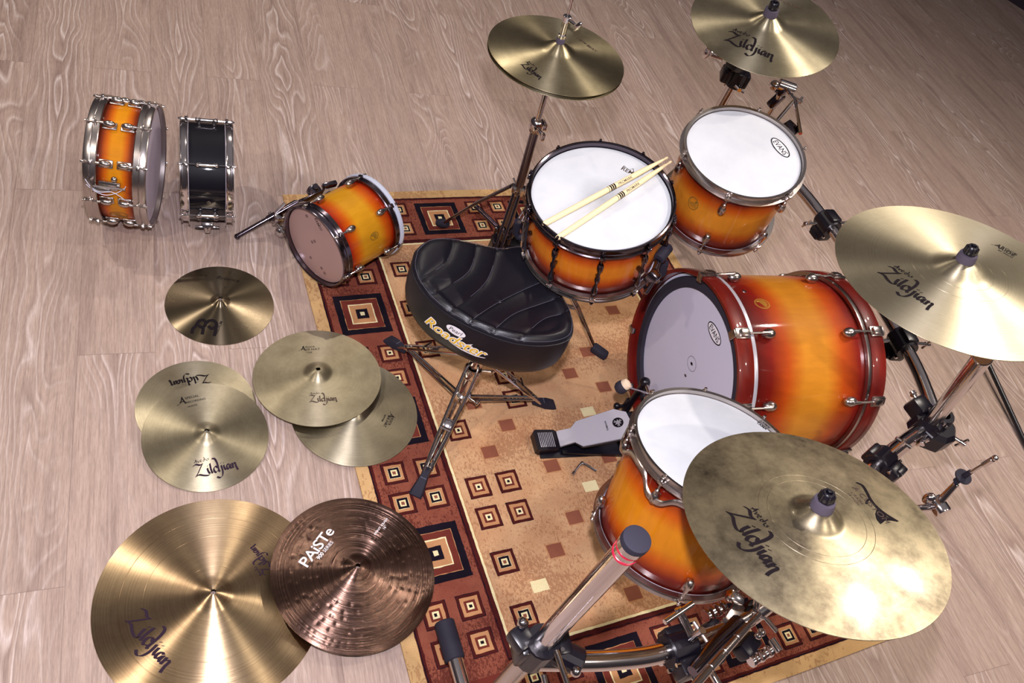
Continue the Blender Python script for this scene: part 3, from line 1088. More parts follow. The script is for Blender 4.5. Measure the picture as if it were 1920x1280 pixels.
bk.box((0.150, -0.004, -0.175), (0.016, 0.022, 0.05), (0, 0.2, 0), bev=0.004, M=A)
bk.build('mount_bracket', DARKCH, tom10)

# old sunburst snare on its edge
M_SA = frame((-0.4060, -0.0545, 0.1880), (0.971, -0.24, 0.0))
snA = drum('snare_drum', M_SA, 0.1745, 0.134, [17 + 36 * k for k in range(10)], B_SA, 'sunburst snare drum with chrome hoops standing on its edge, leftmost drum on the wooden floor', hoop='tall', hoopm=NICKEL, lugstyle='pair', headm=HEADGREY2, badge=(113, -0.067, 1.3), badgem=OLIVEINK)
st_ = MB()
A = Matrix.Rotation(math.radians(72), 4, 'Z')
st_.box((0.182, 0.0, -0.082), (0.012, 0.026, 0.050), bev=0.003, M=A)
st_.box((0.192, 0.010, -0.096), (0.012, 0.012, 0.044), bev=0.003, M=A)
st_.cyl((0.186, -0.004, -0.058), (0.186, -0.004, -0.050), 0.010, seg=20, M=A)
st_.ball((0.184, -0.022, -0.066), 0.0085, M=A, seg=16)
st_.cyl((0.195, 0.0, -0.118), (0.195, 0.0, -0.036), 0.003, seg=8, M=A)
st_.box((0.195, 0.0, -0.121), (0.014, 0.040, 0.006), bev=0.002, M=A)
st_.build('snare_strainer', NICKEL, snA)
for pts in ([(0.193, -0.016, -0.138), (0.200, 0.002, -0.122), (0.201, 0.014, -0.100), (0.199, 0.010, -0.072), (0.196, 0.022, -0.050), (0.190, 0.035, -0.038)], [(0.192, 0.000, -0.136), (0.201, 0.012, -0.114), (0.199, 0.022, -0.088), (0.196, 0.014, -0.060), (0.196, -0.004, -0.038), (0.200, -0.012, -0.034)]):
    MB().pipe([A @ Vector(p) for p in catmull(pts)], 0.0010, 6).build('snare_cord', WHITEP, snA)

# black snare on its edge
M_SB = frame((-0.1870, -0.0690, 0.1690), (0.9933, -0.115, 0.0))
snB = drum('snare_drum', M_SB, 0.1524, 0.126, [-17 + 60 * k for k in range(6)], BLACKLAC, 'black lacquered snare drum with chrome hoops standing on its edge beside the sunburst snare', hoop='flange', hoopm=CHROME, lugm=CHROME, lugstyle='bridge', headm=HEADGREY2)
st_ = MB()
A = Matrix.Rotation(math.radians(136), 4, 'Z')
st_.box((0.164, 0, -0.064), (0.020, 0.032, 0.036), bev=0.004, M=A)
st_.cyl((0.168, 0, -0.064), (0.190, 0, -0.064), 0.012, 0.007, seg=16, M=A)
st_.box((0.172, 0.012, -0.045), (0.008, 0.006, 0.034), bev=0.002, M=A)
st_.box((0.172, -0.012, -0.083), (0.008, 0.006, 0.034), bev=0.002, M=A)
st_.build('snare_strainer', CHROME, snB)
sg = MB().cyl((0.1520, 0, -0.060), (0.1535, 0, -0.060), 0.006, seg=16, M=Matrix.Rotation(math.radians(86), 4, 'Z'))
sg.build('air_vent', CHROME, snB)


# ------------------------------------------------------------------ cymbals
def cym_z(R, br, bh, bow):
    def z(r):
        t = min(1.0, r / R)
        q = min(1.0, r / br)
        return bow * (1 - t ** 1.4) + bh * 0.5 * (1 + math.cos(PI * q ** 1.35))
    return z


def cymbal(name, M, R, br, bh, bow, mat, label, marks=(), ham=False, rings=(), topper=None, group=None, cat='cymbal', nut=None):
    zf = cym_z(R, br, bh, bow)
    prof = [(0.0062, zf(0.0062))]
    for i in range(1, 14):
        r = 0.0062 + (br - 0.0062) * i / 13
        prof.append((r, zf(min(r, br * 0.999))))
    for i in range(1, 46):
        r = br + (R - br) * i / 45
        prof.append((r, zf(r)))
    th = 0.0016
    low = [(r, z - th) for r, z in prof[::-1]]
    root = MB()
    if ham:
        seg = 360
        n = len(prof)
        random.seed(5)
        dents = []
        for ring_, cnt in ((R * 0.93, 72), (R * 0.875, 66)):
            for k in range(cnt):
                dents.append((ring_, 2 * PI * k / cnt + random.uniform(-0.01, 0.01), 0.0032, 0.00035))
        for ring_, cnt in ((R * 0.46, 16), (R * 0.54, 18), (R * 0.62, 22), (R * 0.70, 24), (R * 0.78, 26)):
            for k in range(cnt):
                dents.append((ring_ + random.uniform(-.004, .004), 2 * PI * k / cnt + random.uniform(-0.06, 0.06), 0.0048, 0.0006))
        prof2 = prof[:14] + [(br + (R - br) * i / 110, zf(br + (R - br) * i / 110)) for i in range(1, 111)]
        n = len(prof2)
        vs = []
        for k in range(seg):
            a = 2 * PI * k / seg
            ca, sa = math.cos(a), math.sin(a)
            nd = [d for d in dents if abs((d[1] - a + PI) % (2 * PI) - PI) < 0.08]
            for r, z in prof2:
                dz = 0
                for dr, da, ds, dh in nd:
                    if abs(dr - r) < 0.012:
                        q = (dr - r) ** 2 + (((da - a + PI) % (2 * PI) - PI) * r) ** 2
                        dz += dh * math.exp(-q / ds ** 2)
                vs.append((r * ca, r * sa, z - dz))
        fs = []
        for k in range(seg):
            k2 = (k + 1) % seg
            for i in range(n - 1):
                fs.append((k * n + i, k2 * n + i, k2 * n + i + 1, k * n + i + 1))
        root.add(vs, fs)
        root.lathe([(R, -0.0001)] + [(r, z - th) for r, z in prof[::-1]] + [(0.0062, prof[0][1])], 120)
    else:
        root.lathe(prof + [(R + 0.0003, -th * 0.5)] + low, 180, closed=True)
    ro = root.build(name, mat, None, None, 60)
    ro.matrix_world = M
    tag(ro, label, cat, group)

    def fn(u, v):
        r = math.hypot(u, v)
        return (u, v, zf(min(max(r, 0.0063), R)) + 0.0006)
    for mname, shapes, mm in marks:
        g_ = MB()
        for shp, ox, oy, scl, an in shapes:
            vv, ff = split_long([(x * scl, y * scl) for x, y in shp[0]], shp[1], 0.012)
            decal(g_, (vv, ff), fn, ox, oy, 1, math.radians(an))
        g_.build(mname, mm, ro)
    for rr in rings:
        g_ = MB().lathe([(rr - 0.0004, zf(rr) + 0.0001), (rr, zf(rr) + 0.0004), (rr + 0.0004, zf(rr) + 0.0001)], 120)
        g_.build('lathe_ring', mat, ro)
    zt = zf(0.007)
    if topper == 'felt':
        MB().lathe([(0.004, zt - 0.004), (0.0195, zt - 0.002), (0.020, zt + 0.002), (0.018, zt + 0.016), (0.004, zt + 0.017)], 28).build('felt_washer', FELT, ro)
        n_ = MB().lathe([(0.004, zt + 0.017), (0.0125, zt + 0.017), (0.0135, zt + 0.020), (0.0120, zt + 0.033), (0.0095, zt + 0.036), (0.006, zt + 0.036), (0.0055, zt + 0.030)], 24)
        for k in range(6):
            n_.cyl((0.0125 * math.cos(k * PI / 3), 0.0125 * math.sin(k * PI / 3), zt + 0.018), (0.0115 * math.cos(k * PI / 3), 0.0115 * math.sin(k * PI / 3), zt + 0.034), 0.0022, 0.0018, 8)
        n_.cyl((0, 0, zt + 0.01), (0, 0, zt + 0.040), 0.0035, seg=10)
        n_.build('wing_nut', BLACKPL, ro)
    return ro


def logo(A, B, big=SCRIPT, small=True, scale_small=0.42):
    """black script name from A to B with the little word over its start"""
    an, L = along(A, B)
    out = [(big, A[0], A[1], L, an)]
    if small:
        c, s = math.cos(math.radians(an)), math.sin(math.radians(an))
        u, v = 0.06 * L, 0.36 * L
        out.append((SCRIPT_SMALL, A[0] + u * c - v * s, A[1] + u * s + v * c, L * scale_small, an))
    return out


def fine_print(A, B, lines, h=None, cap=True):
    """a capital A swash and small lines of print beside it"""
    an, L = along(A, B)
    c, s = math.cos(math.radians(an)), math.sin(math.radians(an))
    out = []
    sw = nib([[(-0.02, 0.0), (0.10, 0.06), (0.20, 0.30)], [(0.18, 0.28), (0.22, 0.12), (0.26, 0.0)], [(0.08, 0.10), (0.24, 0.10)]], 0.035, 30)
    if cap:
        out.append((sw, A[0], A[1], L, an))
    x = 0.28 if cap else 0.0
    for i, (t, wd) in enumerate(lines):
        vs, fs, w_ = text2d(t, 1.0, 0.008)
        k = wd * L / w_
        u, v = x * L, (0.16 - 0.17 * i) * L
        out.append(((vs, fs), A[0] + u * c - v * s, A[1] + u * s + v * c, k, an))
    return out


M_HAT = frame((0.611, -0.383, 0.849), (-0.066, 0.016, 0.998))
cymbal('hihat_cymbal', M_HAT, 0.1905, 0.050, 0.019, 0.017, BR_HAT, 'upper gold hi-hat cymbal on the chrome stand behind the seat',
       [('script_logo', logo((-0.1330, -0.0550), (-0.1000, -0.1180)), INK), ('worn_print', [word_between('NEW BEAT', (0.0804, 0.0577), (0.1132, -0.0074), bold=0.01)], FADED)], cat='hi-hat cymbal')
cymbal('hihat_cymbal', M_HAT @ Matrix.Translation((0, 0, -0.012)) @ Matrix.Rotation(PI, 4, 'X'), 0.1905, 0.050, 0.019, 0.017, BR_HAT, 'lower hi-hat cymbal turned over beneath the upper one on the chrome stand', cat='hi-hat cymbal')
M_CR = frame((1.116, -0.526, 1.059), (-0.215, -0.069, 0.975))
cymbal('crash_cymbal', M_CR, 0.2032, 0.052, 0.020, 0.018, BR_CRASH, 'gold crash cymbal with dark felt top, cut by the top edge above the rack tom',
       [('script_logo', logo((-0.1500, -0.0400), (-0.0560, -0.1370)), INK), ('small_print', [word_between('MEDIUM CRASH', (0.0747, 0.0875), (0.1365, 0.0320), bold=0.01), word_between('16 INCH', (0.0860, 0.0680), (0.1165, 0.0400))], FADED)], topper='felt')
M_RD = frame((1.094, -1.404, 1.029), (-0.139, 0.161, 0.977))
cymbal('ride_cymbal', M_RD, 0.254, 0.062, 0.022, 0.021, BR_RIDE, 'large pale gold ride cymbal cut by the right edge above the bass drum',
       [('script_logo', logo((-0.1800, 0.0500), (-0.1530, -0.0760)), INK), ('small_print', fine_print((0.1560, 0.0550), (0.1790, -0.0070), [('ROCK', 0.55), ('RIDE', 0.5), ('20 INCH', 0.5)]), INK)], topper='felt', rings=(0.07, 0.10))
M_BC = frame((0.528, -1.787, 0.873), (-0.035, 0.28, 0.959))
BIGA = (nib([[(0.0, 0.10), (0.10, 0.16), (0.26, 0.10), (0.42, 0.02), (0.60, -0.02), (0.80, 0.02), (1.0, 0.12)], [(0.42, 0.02), (0.44, -0.08), (0.50, -0.17)]], 0.05, 80))
# the broad foot of the printed letter
foot = ([(0.62, -0.01), (0.74, -0.03), (0.86, -0.01), (1.0, 0.12), (0.94, -0.02), (0.92, -0.14), (0.96, -0.30), (0.84, -0.28), (0.74, -0.20), (0.68, -0.10)], [(0, 1, 9), (1, 8, 9), (1, 2, 8), (2, 7, 8), (2, 5, 7), (5, 6, 7), (2, 4, 5), (2, 3, 4)])
cymbal('crash_cymbal', M_BC, 0.2286, 0.050, 0.020, 0.019, BR_OLD, 'large tarnished brass cymbal with dark felt top, over the floor tom at lower right',
       [('script_logo', logo((-0.1500, 0.0620), (-0.1560, -0.0700)), INK),
        ('printed_letter', [(BIGA, 0.1330, 0.0480, 0.098, -88), (foot, 0.1330, 0.0480, 0.098, -88)], INK),
        ('small_print', [word_between('A CUSTOM', (0.1220, 0.0400), (0.1190, -0.0480)), word_between('CRASH', (0.1080, 0.0300), (0.1060, 0.0000)), word_between('18 INCH', (0.0990, 0.0280), (0.0970, 0.0000))], FADED)], rings=(0.100, 0.085), topper='felt')


def tilted(cx, cy, z, tx, ty):
    return frame((cx, cy, z), (tx, ty, 1.0))


# pairs lying on the floor
cymbal('splash_cymbal', tilted(-0.2634, -0.4628, 0.0018, 0, 0), 0.1534, 0.030, 0.010, 0.017, BR_SPLASH, 'small dark polished cymbal lying alone on the floor under the black snare',
       [('letter_mark', [(pen([[(0.02, 0.0), (0.02, 0.22), (0.10, 0.36), (0.18, 0.62), (0.32, 0.70), (0.45, 0.60), (0.44, 0.42), (0.32, 0.34), (0.20, 0.42)], [(0.40, 0.36), (0.42, 0.18), (0.42, 0.0)], [(0.47, 0.55), (0.58, 0.70), (0.76, 0.72), (0.88, 0.60), (0.86, 0.42), (0.72, 0.34), (0.58, 0.44)], [(0.88, 0.56), (0.90, 0.28), (0.90, 0.0)]], 0.13), -0.0930, -0.1020, 0.070, -17.5)], INK),
        ('small_print', [word_between('Byzance', (0.0016, 0.0965), (0.0640, 0.0745), shear=0.3), word_between('MEDIUM', (-0.0245, -0.1163), (-0.0031, -0.0768), bold=0.01)], INK)])
cymbal('hihat_cymbal', tilted(-0.3705, -0.8139, 0.0018, 0, 0), 0.1525, 0.036, 0.013, 0.017, BR_FLOOR, 'small gold cymbal on the floor with its upside down script showing, underneath another',
       [('script_logo', logo((0.0420, 0.0980), (-0.0600, 0.0860)), INK)])
dirx, diry = (-0.3705 + 0.3589), (-0.8139 + 0.9216)
cymbal('hihat_cymbal', tilted(-0.3589, -0.9216, 0.0200, -0.118 * dirx / 0.108, -0.118 * diry / 0.108), 0.1560, 0.036, 0.013, 0.017, BR_FLOOR2, 'small gold cymbal with purple script resting tilted on another, left of the brown rug edge',
       [('script_logo', logo((-0.0410, -0.1160), (0.0630, -0.1050)), PURPLEINK), ('small_print', fine_print((-0.0600, 0.0950), (0.0180, 0.1040), [('SPECIAL', 0.45), ('RECORDING', 0.62), ('HIHATS', 0.3)]), INK)])
cymbal('hihat_cymbal', tilted(0.042, -0.9049, 0.0100, 0, 0), 0.1795, 0.044, 0.014, 0.018, BR_FLOOR, 'gold cymbal lying half on the rug edge beneath another cymbal',
       [('small_print', fine_print((0.0960, -0.0250), (0.0600, -0.0747), [('ROCK', 0.45), ('HI HAT', 0.62), ('BOTTOM', 0.4)]), INK)])
cymbal('hihat_cymbal', tilted(-0.0393, -0.7800, 0.0262, -0.112 * 0.081 / 0.149, 0.112 * 0.125 / 0.149), 0.1800, 0.044, 0.014, 0.018, BR_FLOOR2, 'gold cymbal with dark centre hole resting on another at the left rug edge',
       [('script_logo', logo((-0.0445, -0.0980), (0.0300, -0.1070)), FADED), ('small_print', fine_print((-0.0350, 0.0960), (0.0343, 0.0874), [('ROCK', 0.4), ('HI HAT', 0.58), ('TOP', 0.25)]), INK)])
rf = cymbal('ride_cymbal', tilted(-0.3979, -1.3521, 0.0018, 0, 0), 0.2545, 0.048, 0.015, 0.024, BR_WARM, 'largest warm gold cymbal lying on the floor at lower left, cut by the bottom edge',
            [('script_logo', logo((-0.1900, -0.0120), (-0.1210, -0.1380), small=False), PURPLEINK), ('faded_print', logo((0.1430, 0.0320), (0.1080, 0.1050), small=True), PURPLEINK)], rings=(0.07, 0.15, 0.2))
pai_marks = [('white_name', [word_between('PAiSTe', (-0.1140, 0.0290), (-0.0290, 0.1095), h=0.0270, bold=0.008, spacing=0.92)], WHITEINK), ('white_series', [word_between('900', (-0.0830, 0.0420), (-0.0680, 0.0550), bold=0.02), word_between('SERIES', (-0.0650, 0.0580), (-0.0390, 0.0800))], WHITEINK),
             ('white_print', [word_between('HEAVY CRASH', (0.0700, 0.0810), (0.1170, 0.1220), h=0.0055, bold=0.012), word_between('16"', (0.0990, 0.0930), (0.1080, 0.1010))], WHITEINK)]
cymbal('crash_cymbal', tilted(-0.0700, -1.3760, 0.0280, 0.085, 0.004), 0.2032, 0.044, 0.015, 0.019, BR_BROWN, 'dark brown ringed cymbal with white lettering, lying partly over the large gold one', pai_marks, ham=True, rings=(0.062, 0.066, 0.085, 0.12, 0.16, 0.19))
MB()


# ------------------------------------------------------------------ drumsticks
def stick(a, b, label):
    A, B = Vector((a[0], a[1], 0.0085)), Vector((b[0], b[1], 0.0205))
    d = B - A
    L = d.length
    M = M_SN @ Matrix.Translation(A) @ d.to_track_quat('Z', 'Y').to_matrix().to_4x4()
    ro = empty('drumstick', M, label, 'drumstick', 'pair of drumsticks')
    r = 0.0073
    MB().lathe([(0.00001, 0), (r * 0.72, 0.001), (r, 0.006), (r, L * 0.72), (r * 0.84, L * 0.83), (r * 0.55, L * 0.93), (r * 0.36, L - 0.014), (r * 0.42, L - 0.010), (r * 0.52, L - 0.006), (r * 0.40, L - 0.002), (0.00001, L)], 24).build('shaft', WOODSTICK, ro)
    bd = MB()
    for z in (0.205, 0.211, 0.217, 0.223):
        bd.lathe([(r + 0.0001, z), (r + 0.0003, z + 0.0005), (r + 0.0003, z + 0.0035 if z > 0.209 else z + 0.001), (r + 0.0001, z + 0.004 if z > 0.209 else z + 0.0015)], 24)
    bd.build('black_band', INK, ro)
    lt = MB()
    vs, fs, w_ = text2d('PROMARK', 1.0, 0.01)
    vv, ff = split_long([(x * 0.045 / w_, (y - 0.35) * 0.045 / w_) for x, y in vs], fs, 0.004)
    cam_l = (M.inverted() @ CC)
    a0 = math.atan2(cam_l.y, cam_l.x)
    lt.add([((r + 0.0003) * math.cos(a0 - y / r), (r + 0.0003) * math.sin(a0 - y / r), 0.236 + x) for x, y in vv], ff)
    lt.build('printed_name', FADED, ro)
    return ro


stick((-0.1783, -0.0521), (0.2116, 0.0664), 'drumstick on the snare head, the upper of the crossed pair')
stick((-0.1608, -0.1021), (0.2148, 0.0510), 'drumstick on the snare head, the lower of the crossed pair')


# ------------------------------------------------------------------ throne
def build_throne():
    base = Matrix.Translation((0.34, -0.949, 0))
    root = empty('drum_throne', base, 'black saddle shaped drum seat with yellow lettering on a chrome tripod', 'stool')
    out = [(0.176, -0.737), (0.219, -0.703), (0.275, -0.700), (0.346, -0.722), (0.412, -0.748), (0.466, -0.745), (0.506, -0.752), (0.528, -0.785), (0.531, -0.83), (0.530, -0.880), (0.536, -0.935), (0.536, -0.990), (0.522, -1.040), (0.495, -1.072), (0.443, -1.083), (0.382, -1.076), (0.327, -1.056), (0.267, -1.018), (0.221, -0.977), (0.179, -0.923), (0.155, -0.861), (0.152, -0.795)]
    P = [(x - 0.34, y + 0.949) for x, y in out]
    P = catmull(P + [P[0]], 16)[:-1]
    # smooth the outline
    n = len(P)
    for _ in range(6):
        P = [((P[i - 1][0] + 2 * P[i][0] + P[(i + 1) % n][0]) / 4, (P[i - 1][1] + 2 * P[i][1] + P[(i + 1) % n][1]) / 4) for i in range(n)]
    c0 = (0.015, 0.035)
    seams = [[(0.293, -0.705), (0.249, -0.785), (0.162, -0.843)], [(0.352, -0.728), (0.30, -0.821), (0.179, -0.894)], [(0.406, -0.750), (0.339, -0.856), (0.206, -0.952)],
             [(0.527, -0.872), (0.484, -0.879), (0.376, -0.914), (0.275, -0.97), (0.237, -1.002)], [(0.532, -0.930), (0.502, -0.942), (0.388, -0.968), (0.316, -1.011), (0.28, -1.043)], [(0.538, -0.975), (0.508, -0.993), (0.444, -1.005), (0.356, -1.062)]]
    seams = [catmull([(x - 0.34, y + 0.949) for x, y in s], 14) for s in seams]

    def dist(poly, x, y):
        b = 9
        for i in range(len(poly) - 1):
            ax, ay = poly[i]
            bx, by = poly[i + 1]
            dx, dy = bx - ax, by - ay
            t = max(0, min(1, ((x - ax) * dx + (y - ay) * dy) / (dx * dx + dy * dy + 1e-12)))
            q = (x - ax - t * dx) ** 2 + (y - ay - t * dy) ** 2
            b = min(b, q)
        return math.sqrt(b)
    rings = []
    # side wall from the bottom pan up to the piping (scale about centre, height)
    for s, z in ((0.80, 0.352), (0.88, 0.350), (0.945, 0.356), (0.985, 0.372), (1.005, 0.395), (1.010, 0.420), (1.006, 0.445), (0.998, 0.466), (0.990, 0.476)):
        rings.append((s, z, False))
    top = [0.985, 0.978, 0.968, 0.955] + [0.94 - 0.018 * k for k in range(0, 50)]
    top = [t for t in top if t > 0.02] + [0.015]
    for s in top:
        rings.append((s, None, True))
    vs, fs = [], []
    for s, z, tp in rings:
        for (px, py) in P:
            x, y = c0[0] + (px - c0[0]) * s, c0[1] + (py - c0[1]) * s
            if tp:
                e_ = 1 - s
                zz = 0.478 + 0.020 * (1 - math.exp(-e_ / 0.045))
                # saddle: raised front roll (towards -y), dished middle
                zz += -0.022 * math.exp(-((x - 0.03) ** 2 / 0.018 + (y - 0.06) ** 2 / 0.012)) * (1 - math.exp(-e_ / 0.12))
                # crease behind the front roll
                if y < 0.10 and s < 0.97:
                    k = (s - 0.76)
                    wgt = 1 / (1 + math.exp((y + x * 0.2 - 0.03) / 0.02))
                    zz -= 0.006 * wgt * (1 / (1 + math.exp((s - 0.80) / 0.012)))
                    zz += 0.004 * wgt * math.exp(-(s - 0.88) ** 2 / 0.0022)
                dm = min(dist(q, x, y) for q in seams) if 0.02 < s < 0.965 else 1
                zz -= 0.0026 * math.exp(-(dm / 0.0028) ** 2) + 0.0030 * math.exp(-(dm / 0.012) ** 2)
            else:
                zz = z
            vs.append((x, y, zz))
    R2 = len(rings)
    for i in range(R2 - 1):
        for k in range(n):
            k2 = (k + 1) % n
            fs.append((i * n + k, i * n + k2, (i + 1) * n + k2, (i + 1) * n + k))
    fs.append(tuple(range(n))[::-1])
    fs.append(tuple((R2 - 1) * n + k for k in range(n)))
    seat = MB().add(vs, fs).build('seat', VINYL, root, angle=60)
    # piping
    pp = MB()
    loop = [(c0[0] + (x - c0[0]) * 0.990, c0[1] + (y - c0[1]) * 0.990, 0.4775) for x, y in P]
    pp.pipe(loop + [loop[0], loop[1]], 0.0028, 8, cap=False)
    pp.build('piping', VINYL, seat)
    th = MB()
    loop = [(c0[0] + (x - c0[0]) * 0.965, c0[1] + (y - c0[1]) * 0.965, 0.4905) for x, y in P]
    th.pipe(loop + [loop[0]], 0.0006, 5, cap=False)
    for q in seams:
        zl = []
        for x, y in q:
            e_ = 0.3
            zz = 0.478 + 0.020 * (1 - math.exp(-e_ / 0.045)) - 0.022 * math.exp(-((x - 0.03) ** 2 / 0.018 + (y - 0.06) ** 2 / 0.012)) * (1 - math.exp(-e_ / 0.12)) - 0.0056
            zl.append((x, y, zz + 0.0004))
        th.pipe(zl[8:-8], 0.0006, 5)
    th.build('stitching', THREAD, seat)
    # lettering on the curved side wall
    acc = [0]
    for i in range(n):
        a, b = P[i], P[(i + 1) % n]
        acc.append(acc[-1] + math.hypot(b[0] - a[0], b[1] - a[1]))
    tgt = (0.157 - 0.34, -0.922 + 0.949)
    i0 = min(range(n), key=lambda i: (P[i][0] - tgt[0]) ** 2 + (P[i][1] - tgt[1]) ** 2)
    # which way does arc length run towards the front right?
    sgn = 1 if P[(i0 + 6) % n][1] < P[i0][1] else -1

    def side(u, v, off=0.0012):
        t = acc[i0] + sgn * u
        t %= acc[-1]
        k = 0
        while acc[k + 1] < t:
            k += 1
        f = (t - acc[k]) / (acc[k + 1] - acc[k])
        a, b = P[k], P[(k + 1) % n]
        x, y = a[0] + (b[0] - a[0]) * f, a[1] + (b[1] - a[1]) * f
        tx, ty = b[0] - a[0], b[1] - a[1]
        L = math.hypot(tx, ty)
        nx, ny = ty / L, -tx / L
        if (x + nx * 0.01 - c0[0]) ** 2 + (y + ny * 0.01 - c0[1]) ** 2 < (x - c0[0]) ** 2 + (y - c0[1]) ** 2:
            nx, ny = -nx, -ny
        zz = 0.42 + v
        sb = 1.010 - 0.020 * ((zz - 0.420) / 0.056) ** 2 if zz > 0.42 else 1.010 - 0.025 * ((0.420 - zz) / 0.048) ** 2
        return (c0[0] + (x - c0[0]) * sb + nx * off, c0[1] + (y - c0[1]) * sb + ny * off, zz)
    lt = MB()
    vs1, fs1, w1 = text2d('Roadster', 1.0, 0.056, 0.35)
    vs2, fs2, w2 = text2d('Roadster', 1.0, 0.004, 0.35)
    k = 0.178 / w2
    for (vs_, fs_, dx, dz, mi) in ((vs1, fs1, -0.075 * k, 0.0012, 0), (vs2, fs2, 0, 0.0020, 1)):
        vv, ff = split_long([(x * k, y * k) for x, y in vs_], fs_, 0.012)
        decal(lt, (vv, ff), lambda u, v, o_=dz: side(u, v, o_), 0.000 + dx, -0.016, 1, math.radians(-3), mi)
    us = ([(0.075, -0.030), (0.150, -0.033), (0.175, -0.028), (0.172, -0.031), (0.150, -0.037), (0.110, -0.036)], [(0, 5, 1), (1, 5, 4), (1, 4, 2), (2, 4, 3)])
    decal(lt, split_long(*us, 0.015), lambda u, v: side(u, v, 0.0014), 0.005, 0.006, 1, 0, 0)
    ov = oval2d(0.027, 0.0135, 36)
    decal(lt, split_long(*ov, 0.012), lambda u, v: side(u, v, 0.0024), 0.086, 0.026, 1, 0, 0)
    vsp, fsp, wp = text2d('Pearl', 1.0, 0.0, 0.3)
    kp = 0.038 / wp
    decal(lt, split_long([(x * kp, y * kp) for x, y in vsp], fsp, 0.01), lambda u, v: side(u, v, 0.0030), 0.067, 0.0205, 1, 0, 2)
    lt.build('printed_lettering', [WHITEINK, YELLOWINK, INK], seat)
    # post and tripod
    ps = MB()
    ps.cyl((0, 0, 0.10), (0, 0, 0.36), 0.0125, seg=24)
    ps.cyl((0, 0, 0.09), (0, 0, 0.20), 0.0165, seg=24)
    ps.box((0, 0, 0.345), (0.12, 0.09, 0.012), bev=0.003)
    ps.build('post', CHROME, root)
    cl = MB()
    cl.lathe([(0.0165, 0.185), (0.024, 0.187), (0.026, 0.195), (0.026, 0.215), (0.024, 0.222), (0.0165, 0.224)], 24, closed=True)
    cl.cyl((0.02, 0, 0.205), (0.055, -0.01, 0.205), 0.004, seg=10)
    cl.box((0.058, -0.011, 0.205), (0.008, 0.010, 0.040), (0.4, 0, 0), bev=0.003)
    cl.build('collar', CHROME, root)
    cl = MB()
    cl.lathe([(0.0165, 0.245), (0.023, 0.247), (0.0245, 0.255), (0.0245, 0.272), (0.0165, 0.275)], 24, closed=True)
    cl.build('collar', CHROME, root)
    cl = MB()
    cl.lathe([(0.0165, 0.075), (0.022, 0.077), (0.023, 0.085), (0.023, 0.100), (0.0165, 0.104)], 24, closed=True)
    cl.cyl((0.015, -0.01, 0.088), (0.032, -0.034, 0.088), 0.0035, seg=10)
    cl.box((0.036, -0.036, 0.088), (0.020, 0.006, 0.010), (0, 0, 0.6), bev=0.002)
    cl.build('collar', CHROME, root)
    for fx, fy in ((0.160, -1.173), (0.2167, -0.689), (0.625, -0.979)):
        v = Vector((fx - 0.34, fy + 0.949, 0))
        a = math.atan2(v.y, v.x)
        L = v.length
        A = Matrix.Rotation(a, 4, 'Z')
        lg = MB()
        for s_ in (-1, 1):
            pts = [(0.022, s_ * 0.012, 0.262), (0.05, s_ * 0.0165, 0.240), (L * 0.55, s_ * 0.0145, 0.135), (L - 0.035, s_ * 0.0085, 0.042), (L - 0.015, s_ * 0.006, 0.024)]
            lg.pipe([A @ Vector(p) for p in catmull(pts, 5)], 0.0042, 10)
            lg.pipe([A @ Vector(p) for p in [(0.024, s_ * 0.0080, 0.070), (L * 0.86, s_ * 0.0050, 0.050)]], 0.0042, 10)
        for t_ in (0.45, 0.56):
            x_ = L * t_ + 0.01
            lg.cyl(A @ Vector((x_, -0.015, 0.158 - t_ * 0.03 + 0.0)), A @ Vector((x_, 0.015, 0.158 - t_ * 0.03 + 0.0)), 0.003, seg=8)
        lg.box(A @ Vector((L * 0.52, 0, 0.136)), (0.020, 0.026, 0.004), (0, 0.45, a), bev=0.001)
        lo = lg.build('leg', CHROME, root)
        ft = MB()
        vsf = []
        prof = [(-0.050, 0.0085, 0.030, 0.040), (-0.030, 0.011, 0.022, 0.042), (0.0, 0.0155, 0.0075, 0.034), (0.022, 0.019, 0.0075, 0.022), (0.034, 0.0185, 0.0075, 0.013)]
        for x_, hw, zl, zh in prof:
            for yy, zz in ((-hw, zl), (hw, zl), (hw, (zl + zh) / 2), (hw * 0.7, zh), (-hw * 0.7, zh), (-hw, (zl + zh) / 2)):
                vsf.append(A @ Vector((L + x_, yy, zz)))
        fsf = [(5, 4, 3, 2, 1, 0), tuple(24 + q for q in range(6))]
        for i in range(4):
            for q in range(6):
                q2 = (q + 1) % 6
                fsf.append((i * 6 + q, i * 6 + q2, (i + 1) * 6 + q2, (i + 1) * 6 + q))
        ft.add(vsf, fsf)
        for j in range(4):
            x_ = L - 0.012 + j * 0.012
            zt_ = 0.0365 - 0.0065 * j
            hw = 0.013 + 0.0015 * j
            ft.cyl(A @ Vector((x_, -hw * 0.7, zt_ + 0.0005)), A @ Vector((x_, hw * 0.7, zt_ + 0.0005)), 0.0012, seg=6, mi=1)
        ft.build('rubber_foot', [RUBBER, simple('light_rubber', srgb(96, 94, 110), 0.6)], lo)
    return root


build_throne()


